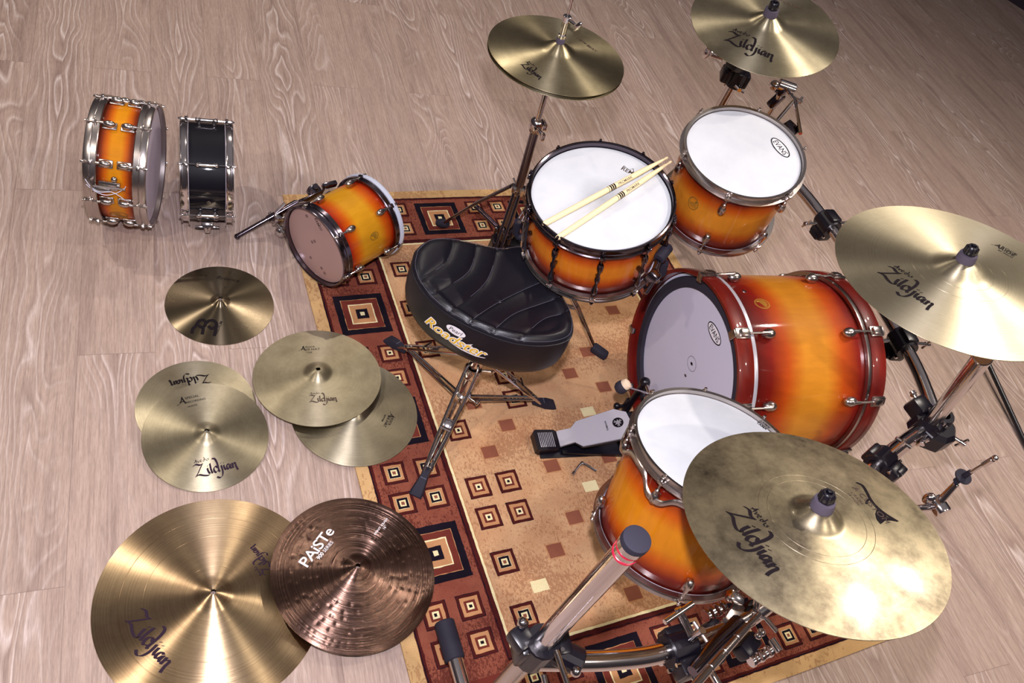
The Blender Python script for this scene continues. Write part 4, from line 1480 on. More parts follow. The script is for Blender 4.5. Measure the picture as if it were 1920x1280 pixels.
# ------------------------------------------------------------------ bass drum pedal
def build_pedal():
    H = Vector((0.566, -1.113, 0.0075))
    T = Vector((0.80, -1.146, 0.0075))
    a = math.atan2(T.y - H.y, T.x - H.x)
    M = Matrix.Translation(H) @ Matrix.Rotation(a, 4, 'Z')
    root = empty('bass_drum_pedal', M, 'bass drum pedal with silver footboard and cream beater beside the floor tom', 'pedal')
    # base plate under the board
    bp = MB().box((0.165, -0.005, 0.003), (0.37, 0.085, 0.005), bev=0.001)
    bp.prism([(0.05, -0.040), (0.25, -0.055), (0.30, -0.055), (0.30, -0.046), (0.05, -0.030)], 0.004, 0.016)
    bp.build('base_plate', BLACKPL, root)
    he = MB()
    he.prism([(-0.034, -0.030), (-0.026, -0.036), (0.034, -0.033), (0.040, -0.026), (0.040, 0.028), (0.032, 0.034), (-0.028, 0.036), (-0.035, 0.028)], 0.004, 0.030, mi=0)
    for k in range(9):
        x = -0.020 + k * 0.0055
        he.box((x, 0, 0.0305), (0.0022, 0.050, 0.0016), bev=0.0005, mi=1)
    he.build('heel_rest', [BLACKPL, SILVERP], root)
    # inclined footboard
    pts = [(0.040, -0.026), (0.085, -0.024), (0.105, -0.044), (0.225, -0.052), (0.258, -0.030), (0.262, 0.0), (0.258, 0.030), (0.225, 0.050), (0.105, 0.042), (0.085, 0.024), (0.040, 0.026)]
    sl = math.atan2(0.105, 0.225)
    FM = Matrix.Translation((0.040, 0, 0.030)) @ Matrix.Rotation(-sl, 4, 'Y') @ Matrix.Translation((-0.040, 0, 0))
    fb = MB().prism(pts, 0.0, 0.004, FM, 0)
    fb.prism([(x + (0.003 if x > 0.2 else -0.001), y * 1.06) for x, y in pts], -0.006, -0.0003, FM, 1)
    fo_ = fb.build('footboard', [simple('brushed_steel', srgb(206, 203, 212), 0.38, 0.35), BLACKPL], root)
    em = MB()
    f0 = lambda u, v: FM @ Vector((u, v, 0.0046))
    f1 = lambda u, v: FM @ Vector((u, v, 0.0050))
    decal(em, ring2d(0.0165, 0.0165, 0.0165 - 0.0008, 36), f0, 0.225, 0.002, 1, 0, 0)
    for k in range(3):
        an = math.radians(30 + 120 * k)
        for s_ in (1,):
            decal(em, ([(0.001, -0.0022), (0.0125, -0.0034), (0.0125, -0.0012), (0.003, -0.0004), (0.003, 0.0004), (0.0125, 0.0012), (0.0125, 0.0034), (0.001, 0.0022), (-0.010, 0.0010), (-0.010, -0.0010)], [(0, 1, 2, 3), (3, 4, 7, 0), (4, 5, 6, 7), (0, 7, 8, 9)]), f1, 0.225, 0.002, 1, an, 1)
    vs, fs, w_ = text2d('YAMAHA', 1.0, 0.02)
    decal(em, (vs, fs), f0, 0.192, -0.016, 0.034 / w_, math.radians(90), 0)
    em.build('printed_emblem', [INK, SILVERP], fo_)
    # frame posts, axle, beater
    yc = 0.046
    fr = MB()
    for s_ in (-1, 1):
        fr.pipe([(0.296, yc + s_ * 0.050, 0.005), (0.296, yc + s_ * 0.052, 0.10), (0.296, yc + s_ * 0.050, 0.175)], [0.012, 0.010, 0.0095], 12)
        fr.ball((0.296, yc + s_ * 0.050, 0.185), (0.017, 0.016, 0.017))
    fr.box((0.310, yc, 0.018), (0.05, 0.100, 0.018), bev=0.004)
    fr.box((0.285, 0.012, 0.009), (0.07, 0.07, 0.012), bev=0.003)
    fr.box((0.292, yc + 0.056, 0.060), (0.022, 0.018, 0.050), bev=0.006)
    fr.ball((0.262, yc + 0.058, 0.045), 0.011)
    fr.cyl((0.295, yc + 0.056, 0.045), (0.262, yc + 0.058, 0.045), 0.006, seg=10)
    fr.build('frame', BLACKPL, root)
    ax = MB().cyl((0.296, yc - 0.055, 0.187), (0.296, yc + 0.055, 0.187), 0.0055, seg=14)
    ax.lathe([(0.010, -0.010), (0.022, -0.010), (0.024, -0.006), (0.024, 0.006), (0.022, 0.010), (0.010, 0.010)], 24, Matrix.Translation((0.296, yc - 0.016, 0.187)) @ Matrix.Rotation(PI / 2, 4, 'X'), closed=True)
    ax.box((0.296, yc - 0.004, 0.200), (0.018, 0.022, 0.024), bev=0.004)
    ax.cyl((0.296, yc - 0.03, 0.187), (0.296, yc - 0.05, 0.187), 0.013, seg=16)
    ax.build('axle', CHROME, root)
    bt = MB()
    Mi = M.inverted()
    hd_ = Mi @ Vector((0.720, -1.120, 0.292))
    ax0 = Vector((0.296, yc - 0.004, 0.198))
    d = (hd_ - ax0).normalized()
    bt.cyl(ax0 - d * 0.018, hd_ + d * 0.01, 0.0032, seg=10)
    bo = bt.build('beater_rod', CHROME, root)
    bh = MB()
    # beater head: felt face and dark body, pointing at the drum
    side_ = d.cross(Vector((0, 1, 0))).normalized()
    if side_.x < 0:
        side_ = -side_
    Q = side_.to_track_quat('Z', 'Y').to_matrix().to_4x4()
    TM = Matrix.Translation(hd_) @ Q
    bh.lathe([(0.00001, 0.022), (0.008, 0.0215), (0.014, 0.018), (0.016, 0.012), (0.016, 0.004)], 28, TM, mi=0)
    bh.lathe([(0.0165, 0.006), (0.019, 0.000), (0.019, -0.012), (0.014, -0.020), (0.006, -0.024), (0.00001, -0.024)], 28, TM, mi=1)
    bh.build('beater', [simple('cream_felt', srgb(228, 204, 176), 0.8), BLACKFELT], bo)
    return root


build_pedal()


# ------------------------------------------------------------------ hi-hat stand
def tripod_leg(mb, A, L, zt, zb, r=0.0045, gap=0.008):
    for s_ in (-1, 1):
        mb.pipe([A @ Vector(p) for p in ((0.018, s_ * gap, zt), (L * 0.5, s_ * gap, zt * 0.55 + 0.01), (L - 0.02, s_ * gap * 0.7, zb))], r, 8)


def build_hatstand():
    n = Vector((-0.066, 0.016, 0.998)).normalized()
    top = Vector((0.611, -0.383, 0.849))
    k = (top.z - 0.02) / n.z
    base = top - n * k
    M = frame(base, n)
    root = empty('hihat_stand', M, 'chrome hi-hat stand with pedal, standing behind the seat', 'stand')
    H = k
    t = MB().cyl((0, 0, 0.06), (0, 0, 0.60), 0.0135, seg=24)
    t.build('lower_tube', DARKCH, root)
    MB().cyl((0, 0, 0.58), (0, 0, H - 0.035), 0.0095, seg=20).build('upper_tube', CHROME, root)
    MB().cyl((0, 0, H - 0.05), (0, 0, H + 0.235), 0.0032, seg=10).build('pull_rod', CHROME, root)
    c = MB()
    c.lathe([(0.0135, 0.575), (0.021, 0.577), (0.023, 0.583), (0.023, 0.602), (0.020, 0.612), (0.010, 0.620), (0.0095, 0.620)], 24)
    c.cyl((0.0, -0.02, 0.594), (0.0, -0.045, 0.594), 0.006, seg=12)
    c.box((0.0, -0.052, 0.594), (0.010, 0.014, 0.024), bev=0.003)
    c.box((0.022, 0, 0.594), (0.014, 0.030, 0.022), bev=0.003)
    c.build('height_collar', CHROME, root)
    c = MB()
    c.lathe([(0.0135, 0.330), (0.020, 0.332), (0.021, 0.338), (0.021, 0.356), (0.0135, 0.360)], 24, closed=True)
    c.cyl((0.0, 0.01, 0.345), (0.0, 0.05, 0.350), 0.0035, seg=8)
    c.box((0.028, 0, 0.345), (0.02, 0.02, 0.016), bev=0.003)
    c.build('height_collar', CHROME, root)
    c = MB()
    c.lathe([(0.0135, 0.128), (0.026, 0.130), (0.030, 0.140), (0.030, 0.165), (0.024, 0.178), (0.0135, 0.180)], 24, closed=True)
    for q in range(3):
        a = q * 2 * PI / 3 + 0.4
        c.box((0.030 * math.cos(a), 0.030 * math.sin(a), 0.150), (0.020, 0.014, 0.030), (0, 0, a), bev=0.003)
    c.build('hinge_collar', BLACKNI, root)
    # clutch on the cymbals
    c = MB()
    c.cyl((0, 0, H + 0.030), (0, 0, H + 0.048), 0.0125, seg=20, mi=1)
    c.cyl((0, 0, H + 0.048), (0, 0, H + 0.058), 0.011, seg=20)
    c.cyl((0, 0, H + 0.055), (0, 0, H + 0.110), 0.0072, seg=16)
    c.cyl((0, 0, H + 0.095), (0, 0, H + 0.112), 0.0115, seg=16)
    c.cyl((0.0, -0.005, H + 0.104), (0.012, -0.030, H + 0.104), 0.0045, seg=10)
    c.ball((0.015, -0.040, H + 0.106), (0.006, 0.007, 0.017), rot=(0.3, 0.3, 0))
    c.build('clutch', [CHROME, FELT], root)
    Mi = M.inverted()
    feet = [Vector((0.521, -0.196, 0.02)), Vector((0.857, -0.238, 0.02)), Vector((0.525, -0.590, 0.02))]
    for f in feet:
        tp = Vector((base.x, base.y, 0)) + n * 0.345
        tp.z = 0.345 + 0.02
        d = (f - base)
        d.z = 0
        d.normalize()
        lg = MB()
        a_, b_ = tp + d * 0.025, f + Vector((0, 0, 0.012))
        m_ = a_.lerp(b_, 0.5) + Vector((0, 0, 0.0))
        side = Vector((-d.y, d.x, 0))
        for s_ in (-1, 1):
            lg.pipe([a_ + side * s_ * 0.009, m_ + side * s_ * 0.009 + Vector((0, 0, 0.012)), b_ + side * s_ * 0.006], 0.0048, 8, M=Mi)
            lo_ = Vector((base.x, base.y, 0)) + d * 0.03
            lo_.z = 0.165
            lg.pipe([lo_ + side * s_ * 0.006, m_ + side * s_ * 0.006], 0.0038, 8, M=Mi)
        lgo = lg.build('leg', DARKCH, root)
        ft = MB()
        ft.pipe([b_ - d * 0.02 + Vector((0, 0, 0.012)), b_ + Vector((0, 0, 0.002)), f + d * 0.02 + Vector((0, 0, 0.002))], [0.012, 0.018, 0.013], 12, M=Mi)
        ft.build('rubber_foot', RUBBER, lgo)
    # pedal frame and footboard towards the player
    p = MB()
    dd = Vector((-0.20, -0.98, 0)).normalized()
    A = Mi @ (Matrix.Translation((base.x, base.y, 0.008)) @ Matrix.Rotation(math.atan2(dd.y, dd.x), 4, 'Z'))
    p.prism([(-0.045, -0.050), (-0.030, -0.060), (0.05, -0.045), (0.05, 0.045), (-0.030, 0.060), (-0.045, 0.050)], 0.0, 0.010, A)
    for s_ in (-1, 1):
        p.prism([(-0.035, 0.0), (0.035, 0.0), (0.012, 0.135), (-0.012, 0.135)], -0.003, 0.003, A @ Matrix.Translation((0, s_ * 0.045, 0.008)) @ Matrix.Rotation(PI / 2, 4, 'X'))
    p.box((0, 0, 0.125), (0.045, 0.10, 0.018), bev=0.004, M=A)
    p.box((0.12, 0, 0.030), (0.18, 0.070, 0.007), (0, 0.20, 0), bev=0.002, M=A)
    p.box((0.20, 0, 0.010), (0.04, 0.075, 0.016), bev=0.004, M=A)
    p.build('foot_pedal', BLACKPL, root)
    return root


build_hatstand()


# ------------------------------------------------------------------ snare stand
def build_snarestand():
    c = M_SN @ Vector((0, 0, -0.22))
    base = Vector((0.711, -0.628, 0.0))
    M = Matrix.Translation(base)
    root = empty('snare_stand', M, 'chrome snare stand under the sunburst snare drum', 'stand')
    L_ = lambda p: Vector(p) - base
    MB().cyl((0, 0, 0.06), (0, 0, 0.44), 0.0125, seg=20).build('post', CHROME, root)
    b = MB()
    hub = L_(M_SN @ Vector((0, 0, -0.225)))
    b.cyl((0, 0, 0.42), hub, 0.013, 0.011, seg=16)
    b.ball(hub, 0.02)
    b.build('tilter', BLACKNI, root)
    for k in range(3):
        a = math.radians((-42, 55, 150)[k])
        w_ = lambda r, z: L_(M_SN @ Vector((r * math.cos(a), r * math.sin(a), z)))
        ar = MB()
        ar.pipe([w_(0.01, -0.225), w_(0.12, -0.222), w_(0.192, -0.215), w_(0.201, -0.200), w_(0.200, -0.150)], 0.0055, 10)
        ar.build('basket_arm', CHROME, root)
        g_ = MB()
        g_.pipe([w_(0.175, -0.212), w_(0.200, -0.210), w_(0.207, -0.195), w_(0.204, -0.150)], 0.0105, 12)
        g_.build('rubber_grip', RUBBER, root)
    for f in (Vector((0.895, -0.812, 0.02)), Vector((0.46, -0.695, 0.02)), Vector((0.778, -0.377, 0.02))):
        d = L_(f)
        d.z = 0
        a = math.atan2(d.y, d.x)
        L = d.length
        A = Matrix.Rotation(a, 4, 'Z')
        lg = MB()
        tripod_leg(lg, A, L, 0.25, 0.024)
        for s_ in (-1, 1):
            lg.pipe([A @ Vector((0.018, s_ * 0.006, 0.10)), A @ Vector((L * 0.5, s_ * 0.006, 0.147))], 0.004, 8)
        lo = lg.build('leg', CHROME, root)
        ft = MB()
        ft.box(A @ Vector((L + 0.002, 0, 0.020)), (0.062, 0.036, 0.026), (0, 0.18, a), bev=0.009)
        ft.build('rubber_foot', RUBBER, lo)
    cl = MB()
    cl.lathe([(0.0125, 0.235), (0.022, 0.238), (0.024, 0.245), (0.024, 0.262), (0.0125, 0.266)], 20, closed=True)
    cl.lathe([(0.0125, 0.085), (0.020, 0.088), (0.021, 0.095), (0.021, 0.112), (0.0125, 0.116)], 20, closed=True)
    cl.cyl((0.02, 0, 0.25), (0.05, 0.01, 0.25), 0.0045, seg=8)
    cl.build('collar', CHROME, root)
    # side clamp and padded wing by the bass drum
    q = MB()
    p0 = Vector((0.700, -1.020, 0.640))
    q.box(L_(p0), (0.035, 0.030, 0.034), (0.3, 0.2, 0.6), bev=0.006)
    q.cyl(L_(p0), L_(p0 + Vector((0.045, 0.055, 0.01))), 0.008, seg=12)
    q.cyl(L_(p0 + Vector((0.0, -0.01, 0.0))), L_(p0 + Vector((-0.03, -0.035, -0.02))), 0.006, seg=12)
    q.build('basket_clamp', DARKCH, root)
    MB().cyl(L_(p0 + Vector((0.035, 0.045, 0.015))), L_(p0 + Vector((0.075, 0.075, 0.028))), 0.0155, seg=20, bev=0.003).build('rubber_tip', RUBBER, root)
    return root


build_snarestand()


# ------------------------------------------------------------------ drum rack
def tbolt(mb, p, d, up, L=0.045, w=0.042, r=0.0055):
    """T-shaped chrome key bolt from p along d with its bar along up"""
    p, d, up = Vector(p), Vector(d).normalized(), Vector(up).normalized()
    mb.cyl(p, p + d * L, r, seg=12)
    mb.cyl(p + d * (L - 0.003) - up * w / 2, p + d * (L - 0.003) + up * w / 2, r * 0.8, seg=10)
    mb.cyl(p + d * (L - 0.010), p + d * (L + 0.006), r * 1.35, seg=12)


def clamp(M, r=0.021, bolts=((1, 0, 0, 0, 0, 1),), w=0.06, name='clamp', parent=None, mat=BLACKPL, ridge=True):
    """black plastic pipe clamp: collar round local z, block with jaws, chrome bolts"""
    m_ = MB()
    m_.lathe([(r, -w / 2), (r + 0.012, -w / 2), (r + 0.014, -w / 2 + 0.004), (r + 0.014, w / 2 - 0.004), (r + 0.012, w / 2), (r, w / 2)], 14, M, closed=True)
    m_.box((r + 0.020, 0, 0), (0.034, 0.050, w * 0.86), bev=0.008, M=M)
    m_.box((-r - 0.010, 0, 0), (0.022, 0.040, w * 0.8), bev=0.006, M=M)
    m_.box((r + 0.030, 0, 0), (0.018, 0.060, w * 0.6), bev=0.005, M=M)
    o = m_.build(name, mat, parent, angle=25)
    for bx in bolts:
        b = MB()
        d = M.to_3x3() @ Vector(bx[:3])
        u = M.to_3x3() @ Vector(bx[3:6])
        off = bx[6] if len(bx) > 6 else r + 0.03
        p = M.translation + d.normalized() * off
        tbolt(b, p, d, u)
        b.build('key_bolt', CHROME, o)
    for s_ in (-1, 1):
        b = MB()
        b.cyl(M @ Vector((r + 0.012, s_ * 0.018, -w / 2 - 0.002)), M @ Vector((r + 0.012, s_ * 0.018, w / 2 + 0.002)), 0.0045, seg=10)
        b.build('hinge_pin', CHROME, o)
    return o


def build_rack():
    root = empty('drum_rack', Matrix.Translation((0.105, -1.783, 0)), 'chrome pipe drum rack with black clamps running around the bass drum', 'rack')
    O = Vector((0.105, -1.783, 0))
    W = lambda p: Vector(p) - O
    # near left post
    MB().cyl(W((0.105, -1.783, 0.50)), W((0.105, -1.783, 0.985)), 0.0192, seg=40, bev=0.002).build('post', CHROME, root)
    lw = MB().cyl(W((0.105, -1.783, 0.03)), W((0.105, -1.783, 0.50)), 0.0192, seg=40, bev=0.002)
    lw.build('post', NICKEL, root)
    cp = MB()
    cp.lathe([(0.0193, -0.002), (0.0216, -0.001), (0.0216, 0.007), (0.0210, 0.010), (0.017, 0.0112), (0.00001, 0.0114)], 40, Matrix.Translation(W((0.105, -1.783, 0.992))))
    cp.build('end_cap', RUBBER, root)
    for z in (0.9575, 0.974):
        MB().lathe([(0.0192, z - 0.0028), (0.0199, z - 0.0024), (0.0199, z + 0.0024), (0.0192, z + 0.0028)], 40, Matrix.Translation(W((0.105, -1.783, 0))), closed=True).build('red_band', REDPL, root)
    MB().lathe([(0.0192, 0.977), (0.0206, 0.978), (0.0206, 0.989), (0.0192, 0.990)], 40, Matrix.Translation(W((0.105, -1.783, 0))), closed=True).build('chrome_collar', CHROME, root)
    # foot tube with rubber end
    MB().pipe([W((0.105, -1.60, 0.048)), W((0.103, -1.783, 0.048)), W((0.10, -2.02, 0.048))], 0.0190, 28).build('foot_tube', CHROME, root)
    MB().cyl(W((0.105, -1.555, 0.046)), W((0.1045, -1.650, 0.046)), 0.0250, seg=28, bev=0.003).build('rubber_end', RUBBER, root)
    # long curved bar from the near post round to the second post
    P1 = catmull([(0.105, -1.80, 0.52), (0.24, -1.835, 0.515), (0.38, -1.852, 0.51), (0.60, -1.835, 0.505), (0.86, -1.745, 0.50), (1.133, -1.600, 0.50), (1.30, -1.540, 0.50), (1.442, -1.506, 0.50)], 10)
    MB().pipe([W(p) for p in P1], 0.0190, 28).build('curved_bar', CHROME, root)
    P2 = catmull([(1.46, -1.49, 0.515), (1.518, -1.34, 0.515), (1.555, -1.19, 0.51), (1.60, -0.95, 0.505), (1.624, -0.714, 0.50), (1.610, -0.52, 0.50), (1.54, -0.33, 0.50), (1.44, -0.215, 0.50)], 10)
    MB().pipe([W(p) for p in P2], 0.0190, 28).build('curved_bar', CHROME, root)
    # second post, leaning to the ride
    MB().cyl(W((1.405, -1.513, 0.545)), W((1.120, -1.563, 0.945)), 0.0200, seg=36, bev=0.002).build('post', CHROME, root)
    MB().cyl(W((1.442, -1.506, 0.02)), W((1.442, -1.506, 0.50)), 0.0190, seg=28).build('post', CHROME, root)
    # third post
    MB().cyl(W((1.44, -0.215, 0.02)), W((1.44, -0.215, 0.735)), 0.0190, seg=28).build('post', CHROME, root)
    for x, y in ((1.442, -1.506), (1.44, -0.215)):
        MB().pipe([W((x - 0.0, y - 0.10, 0.025)), W((x, y + 0.10, 0.025))], 0.0165, 20).build('foot_tube', CHROME, root)
    # clamps
    zc = Matrix.Translation(W((0.105, -1.783, 0.535)))
    ra = lambda a, ax='Z': Matrix.Rotation(math.radians(a), 4, ax)
    clamp(zc @ ra(-10), 0.0195, ((0, -1, 0.15, 0.3, 0, 1),), 0.085, parent=root)
    cl = MB()
    cl.box(W((0.072, -1.765, 0.560)), (0.040, 0.044, 0.036), (0, 0, 0.3), bev=0.008)
    cl.ball(W((0.075, -1.745, 0.585)), 0.011, mi=1)
    cl.ball(W((0.140, -1.775, 0.585)), 0.010, mi=1)
    cl.ball(W((0.150, -1.845, 0.560)), 0.010, mi=1)
    cl.cyl(W((0.125, -1.79, 0.545)), W((0.175, -1.83, 0.540)), 0.026, seg=14)
    cl.cyl(W((0.110, -1.81, 0.60)), W((0.095, -1.92, 0.63)), 0.0055, seg=12, mi=1)
    cl.build('corner_joint', [BLACKPL, CHROME], root, angle=25)

    def along_bar(P, t):
        i = int(t * (len(P) - 2))
        a, b = Vector(P[i]), Vector(P[i + 1])
        return a, (b - a).normalized()
    # clamp on the curved bar near the floor tom
    for t, bolts in ((0.315, ((0, 1, 0.1, 0.1, 0, 1), (0, -1, 0, 1, 0, 0.2))), (0.77, ((0, 1, 0.3, 1, 0, 0.1), (0, -1, 0, 1, 0, 0.3)))):
        a, d = along_bar(P1, t)
        Mx = Matrix.Translation(W(a)) @ d.to_track_quat('Z', 'X').to_matrix().to_4x4()
        clamp(Mx @ ra(90), 0.0192, bolts, 0.062, parent=root)
    for t in (0.26, 0.575):
        a, d = along_bar(P2, t)
        Mx = Matrix.Translation(W(a)) @ d.to_track_quat('Z', 'X').to_matrix().to_4x4()
        clamp(Mx @ ra(180), 0.0192, ((0, -1, 0.0, 1, 0, 0.1), (0, 1, 0, 1, 0, 0.4)), 0.070, parent=root)
    # big black junction at the second post
    j = Matrix.Translation(W((1.442, -1.506, 0.505)))
    clamp(j @ ra(200), 0.0192, ((-0.3, 1, 0, 0, 0.2, 1), (1, 0.2, 0, 0, 0.2, 1), (-0.2, -1, 0.2, 1, 0, 0.3)), 0.10, parent=root)
    jb = MB()
    jb.lathe([(0.00001, -0.040), (0.050, -0.040), (0.060, -0.030), (0.060, 0.014), (0.048, 0.026), (0.00001, 0.026)], 9, j @ Matrix.Translation((0.000, -0.012, -0.005)) @ ra(15))
    jb.box(j @ Vector((-0.02, 0.05, 0.01)), (0.055, 0.05, 0.05), (0.1, 0, 0.2), bev=0.01)
    for k in range(4):
        a = k * 1.5 + 0.3
        jb.ball(j @ Vector((-0.005 + 0.030 * math.cos(a), 0.030 * math.sin(a), 0.031)), 0.0055, mi=1)
    jb.build('junction_block', [BLACKPL, CHROME], root, angle=25)
    # top of the third post
    t3 = Matrix.Translation(W((1.44, -0.215, 0.690)))
    clamp(t3 @ ra(150), 0.0192, ((0.2, -1, 0.3, 0, 0.2, 1), (0, 1, 0.1, 1, 0, 0.3)), 0.060, parent=root)
    tb = MB()
    tb.box(W((1.415, -0.215, 0.745)), (0.080, 0.050, 0.055), (0, 0.3, 0.2), bev=0.010)
    tb.cyl(W((1.36, -0.19, 0.745)), W((1.30, -0.16, 0.745)), 0.008, seg=10, mi=1)
    tb.box(W((1.31, -0.165, 0.745)), (0.012, 0.030, 0.046), (0.5, 0, 0.2), bev=0.004, mi=1)
    tb.ball(W((1.39, -0.245, 0.755)), 0.006, mi=1)
    tb.build('corner_joint', [BLACKPL, CHROME], root, angle=25)

    # cymbal arms: tube, tilter, rod up to the cymbal hub
    def arm(start, M_c, zf, mid=None, r=0.0095):
        hub = M_c @ Vector((0, 0, zf - 0.02))
        low = M_c @ Vector((0, 0, zf - 0.085))
        m_ = MB()
        pts = [W(start)] + ([W(mid)] if mid else []) + [W(low)]
        m_.pipe(pts, r, 16)
        m_.ball(W(low), 0.018)
        m_.cyl(W(low), W(hub + (hub - low) * 0.3), 0.004, seg=10)
        m_.lathe([(0.004, -0.016), (0.018, -0.016), (0.019, -0.012), (0.018, 0.0), (0.004, 0.0)], 20, Matrix.Translation(-O) @ M_c @ Matrix.Translation((0, 0, zf - 0.008)), closed=True)
        m_.cyl(W(low) + Vector((0.0, -0.02, 0)), W(low) + Vector((0, 0.02, 0)), 0.012, seg=14)
        m_.build('cymbal_arm', CHROME, root)
    arm((1.43, -0.215, 0.74), M_CR, 0.030, (1.36, -0.30, 0.86))
    arm((1.120, -1.563, 0.93), M_RD, 0.035)
    a, d = along_bar(P1, 0.55)
    arm(tuple(a), M_BC, 0.032, tuple(a + Vector((0, 0, 0.16))))
    # lower cluster under the tarnished cymbal
    m_ = MB()
    a_, b_ = Vector((0.350, -1.931, 0.600)), Vector((0.534, -1.861, 0.560))
    m_.cyl(W(a_), W(b_), 0.0066, seg=16)
    for s_, e_ in ((-0.1, 0.20), (0.23, 0.47), (0.50, 0.73), (0.76, 1.0)):
        m_.cyl(W(a_.lerp(b_, s_)), W(a_.lerp(b_, e_)), 0.0080, seg=24)
    m_.cyl(W(b_), W((0.582, -1.845, 0.55)), 0.0055, seg=16)
    m_.build('knurled_arm', NICKEL, root)
    m_ = MB()
    a_, b_ = Vector((0.380, -1.905, 0.550)), Vector((0.540, -1.845, 0.530))
    m_.pipe([W(a_), W(a_.lerp(b_, 0.5) + Vector((0, 0.004, 0.002))), W(b_)], [0.011, 0.015, 0.017], 14)
    m_.build('tom_arm', DARKCH, root)
    MB().box(W((0.556, -1.835, 0.515)), (0.062, 0.052, 0.012), (0.1, 0.1, 0.5), bev=0.003).build('slide_plate', NICKEL, root)
    MB().box(W((0.560, -1.797, 0.530)), (0.034, 0.022, 0.024), (0.2, 0.2, -0.6), bev=0.004).build('chrome_block', CHROME, root)
    for c_, sz, an in (((0.594, -1.825, 0.500), (0.046, 0.030, 0.040), 0.5), ((0.500, -1.835, 0.480), (0.055, 0.034, 0.040), 0.2), ((0.590, -1.880, 0.450), (0.060, 0.036, 0.040), 0.4), ((0.520, -1.870, 0.440), (0.055, 0.040, 0.045), 0.5)):
        MB().box(W(c_), sz, (0.15, 0.15, an), bev=0.009).build('clamp_block', BLACKPL, root, angle=25)

    def bolt(fn_):
        b = MB()
        fn_(b)
        b.build('key_bolt', CHROME, root)

    def kb(b):                       # long double-shaft bolt with its cross bar
        b.cyl(W((0.384, -1.797, 0.585)), W((0.412, -1.853, 0.545)), 0.0050, seg=14)
        b.cyl(W((0.393, -1.796, 0.583)), W((0.420, -1.850, 0.545)), 0.0042, seg=14)
        b.cyl(W((0.350, -1.813, 0.580)), W((0.426, -1.795, 0.580)), 0.0058, seg=12)
    bolt(kb)
    bolt(lambda b: (b.cyl(W((0.606, -1.854, 0.53)), W((0.616, -1.884, 0.53)), 0.0052, seg=12), b.cyl(W((0.580, -1.838, 0.53)), W((0.606, -1.854, 0.53)), 0.0035, seg=10)))
    bolt(lambda b: (b.ball(W((0.603, -1.871, 0.500)), 0.0085), b.ball(W((0.591, -1.876, 0.500)), 0.0075)))
    bolt(lambda b: b.cyl(W((0.617, -1.889, 0.50)), W((0.622, -1.916, 0.50)), 0.0085, seg=16))
    bolt(lambda b: (b.cyl(W((0.403, -1.862, 0.50)), W((0.409, -1.925, 0.50)), 0.0052, seg=12), b.ball(W((0.412, -1.880, 0.50)), 0.007)))
    bolt(lambda b: b.cyl(W((0.475, -1.898, 0.46)), W((0.480, -1.935, 0.46)), 0.0075, seg=12))
    for k in range(4):
        c_ = Vector((0.494, -1.809, 0.500)).lerp(Vector((0.540, -1.802, 0.500)), k / 3)
        bolt(lambda b: b.cyl(W(c_), W(c_ + Vector((0.008, 0.0012, 0))), 0.0135 - 0.001 * (k % 2), seg=18))
    for k in range(5):
        c_ = Vector((0.574, -1.912, 0.460)).lerp(Vector((0.624, -1.905, 0.460)), k / 4)
        bolt(lambda b: b.cyl(W(c_), W(c_ + Vector((0.007, 0.001, 0))), 0.0125 - 0.0018 * (k % 2), seg=18))
    for k in range(5):
        c_ = Vector((0.372, -1.853, 0.525)).lerp(Vector((0.408, -1.848, 0.525)), k / 4)
        bolt(lambda b: b.cyl(W(c_), W(c_ + Vector((0.0055, 0.0006, 0))), 0.0085, seg=16))
    # floor tom mount to the bar
    m_ = MB()
    m_.pipe([W((0.60, -1.83, 0.52)), W((0.60, -1.78, 0.60)), W((0.601, -1.735, 0.575))], 0.008, 12)
    m_.build('tom_arm', CHROME, root)
    # rack tom mount: small post, clamp cluster, L rods
    m_ = MB()
    m_.pipe([W((1.600, -0.50, 0.51)), W((1.45, -0.55, 0.62)), W((1.30, -0.545, 0.78)), W((1.263, -0.571, 0.89))], 0.0095, 14)
    m_.pipe([W((1.263, -0.571, 0.905)), W((1.225, -0.66, 0.925)), W((1.185, -0.775, 0.900))], 0.0050, 10)
    m_.pipe([W((1.225, -0.66, 0.925)), W((1.160, -0.700, 0.875))], 0.0050, 10)
    m_.cyl(W((1.245, -0.560, 0.905)), W((1.290, -0.585, 0.905)), 0.017, seg=16)
    m_.ball(W((1.235, -0.560, 0.900)), 0.015)
    tbolt(m_, W((1.275, -0.60, 0.895)), (0.5, -0.8, 0), (0.8, 0.5, 0.3), 0.030, 0.038, 0.0045)
    m_.build('tom_arm', CHROME, root)
    m_ = MB()
    m_.box(W((1.262, -0.570, 0.895)), (0.034, 0.030, 0.036), (0.2, 0.3, 0.4), bev=0.006)
    m_.box(W((1.275, -0.560, 0.850)), (0.030, 0.026, 0.050), (0.2, 0.3, 0.4), bev=0.006)
    m_.build('clamp_block', BLACKNI, root, angle=25)
    m_ = MB()
    m_.box(W((1.172, -0.745, 0.890)), (0.055, 0.045, 0.012), (0.1, -0.2, 0.4), bev=0.004)
    m_.build('clamp_block', BLACKNI, root, angle=25)
    # bare cymbal holder at the right
    m_ = MB()
    m_.pipe([W((1.02, -1.66, 0.51)), W((1.20, -1.70, 0.47)), W((1.300, -1.708, 0.455))], 0.0095, 14)
    m_.lathe([(0.00001, -0.022), (0.020, -0.022), (0.022, -0.018), (0.022, 0.018), (0.020, 0.022), (0.00001, 0.022)], 20, Matrix.Translation(W((1.325, -1.712, 0.462))) @ Matrix.Rotation(PI / 2, 4, 'X'))
    m_.ball(W((1.300, -1.690, 0.470)), (0.016, 0.014, 0.020))
    m_.cyl(W((1.322, -1.706, 0.475)), W((1.338, -1.690, 0.535)), 0.0105, 0.0080, 14)
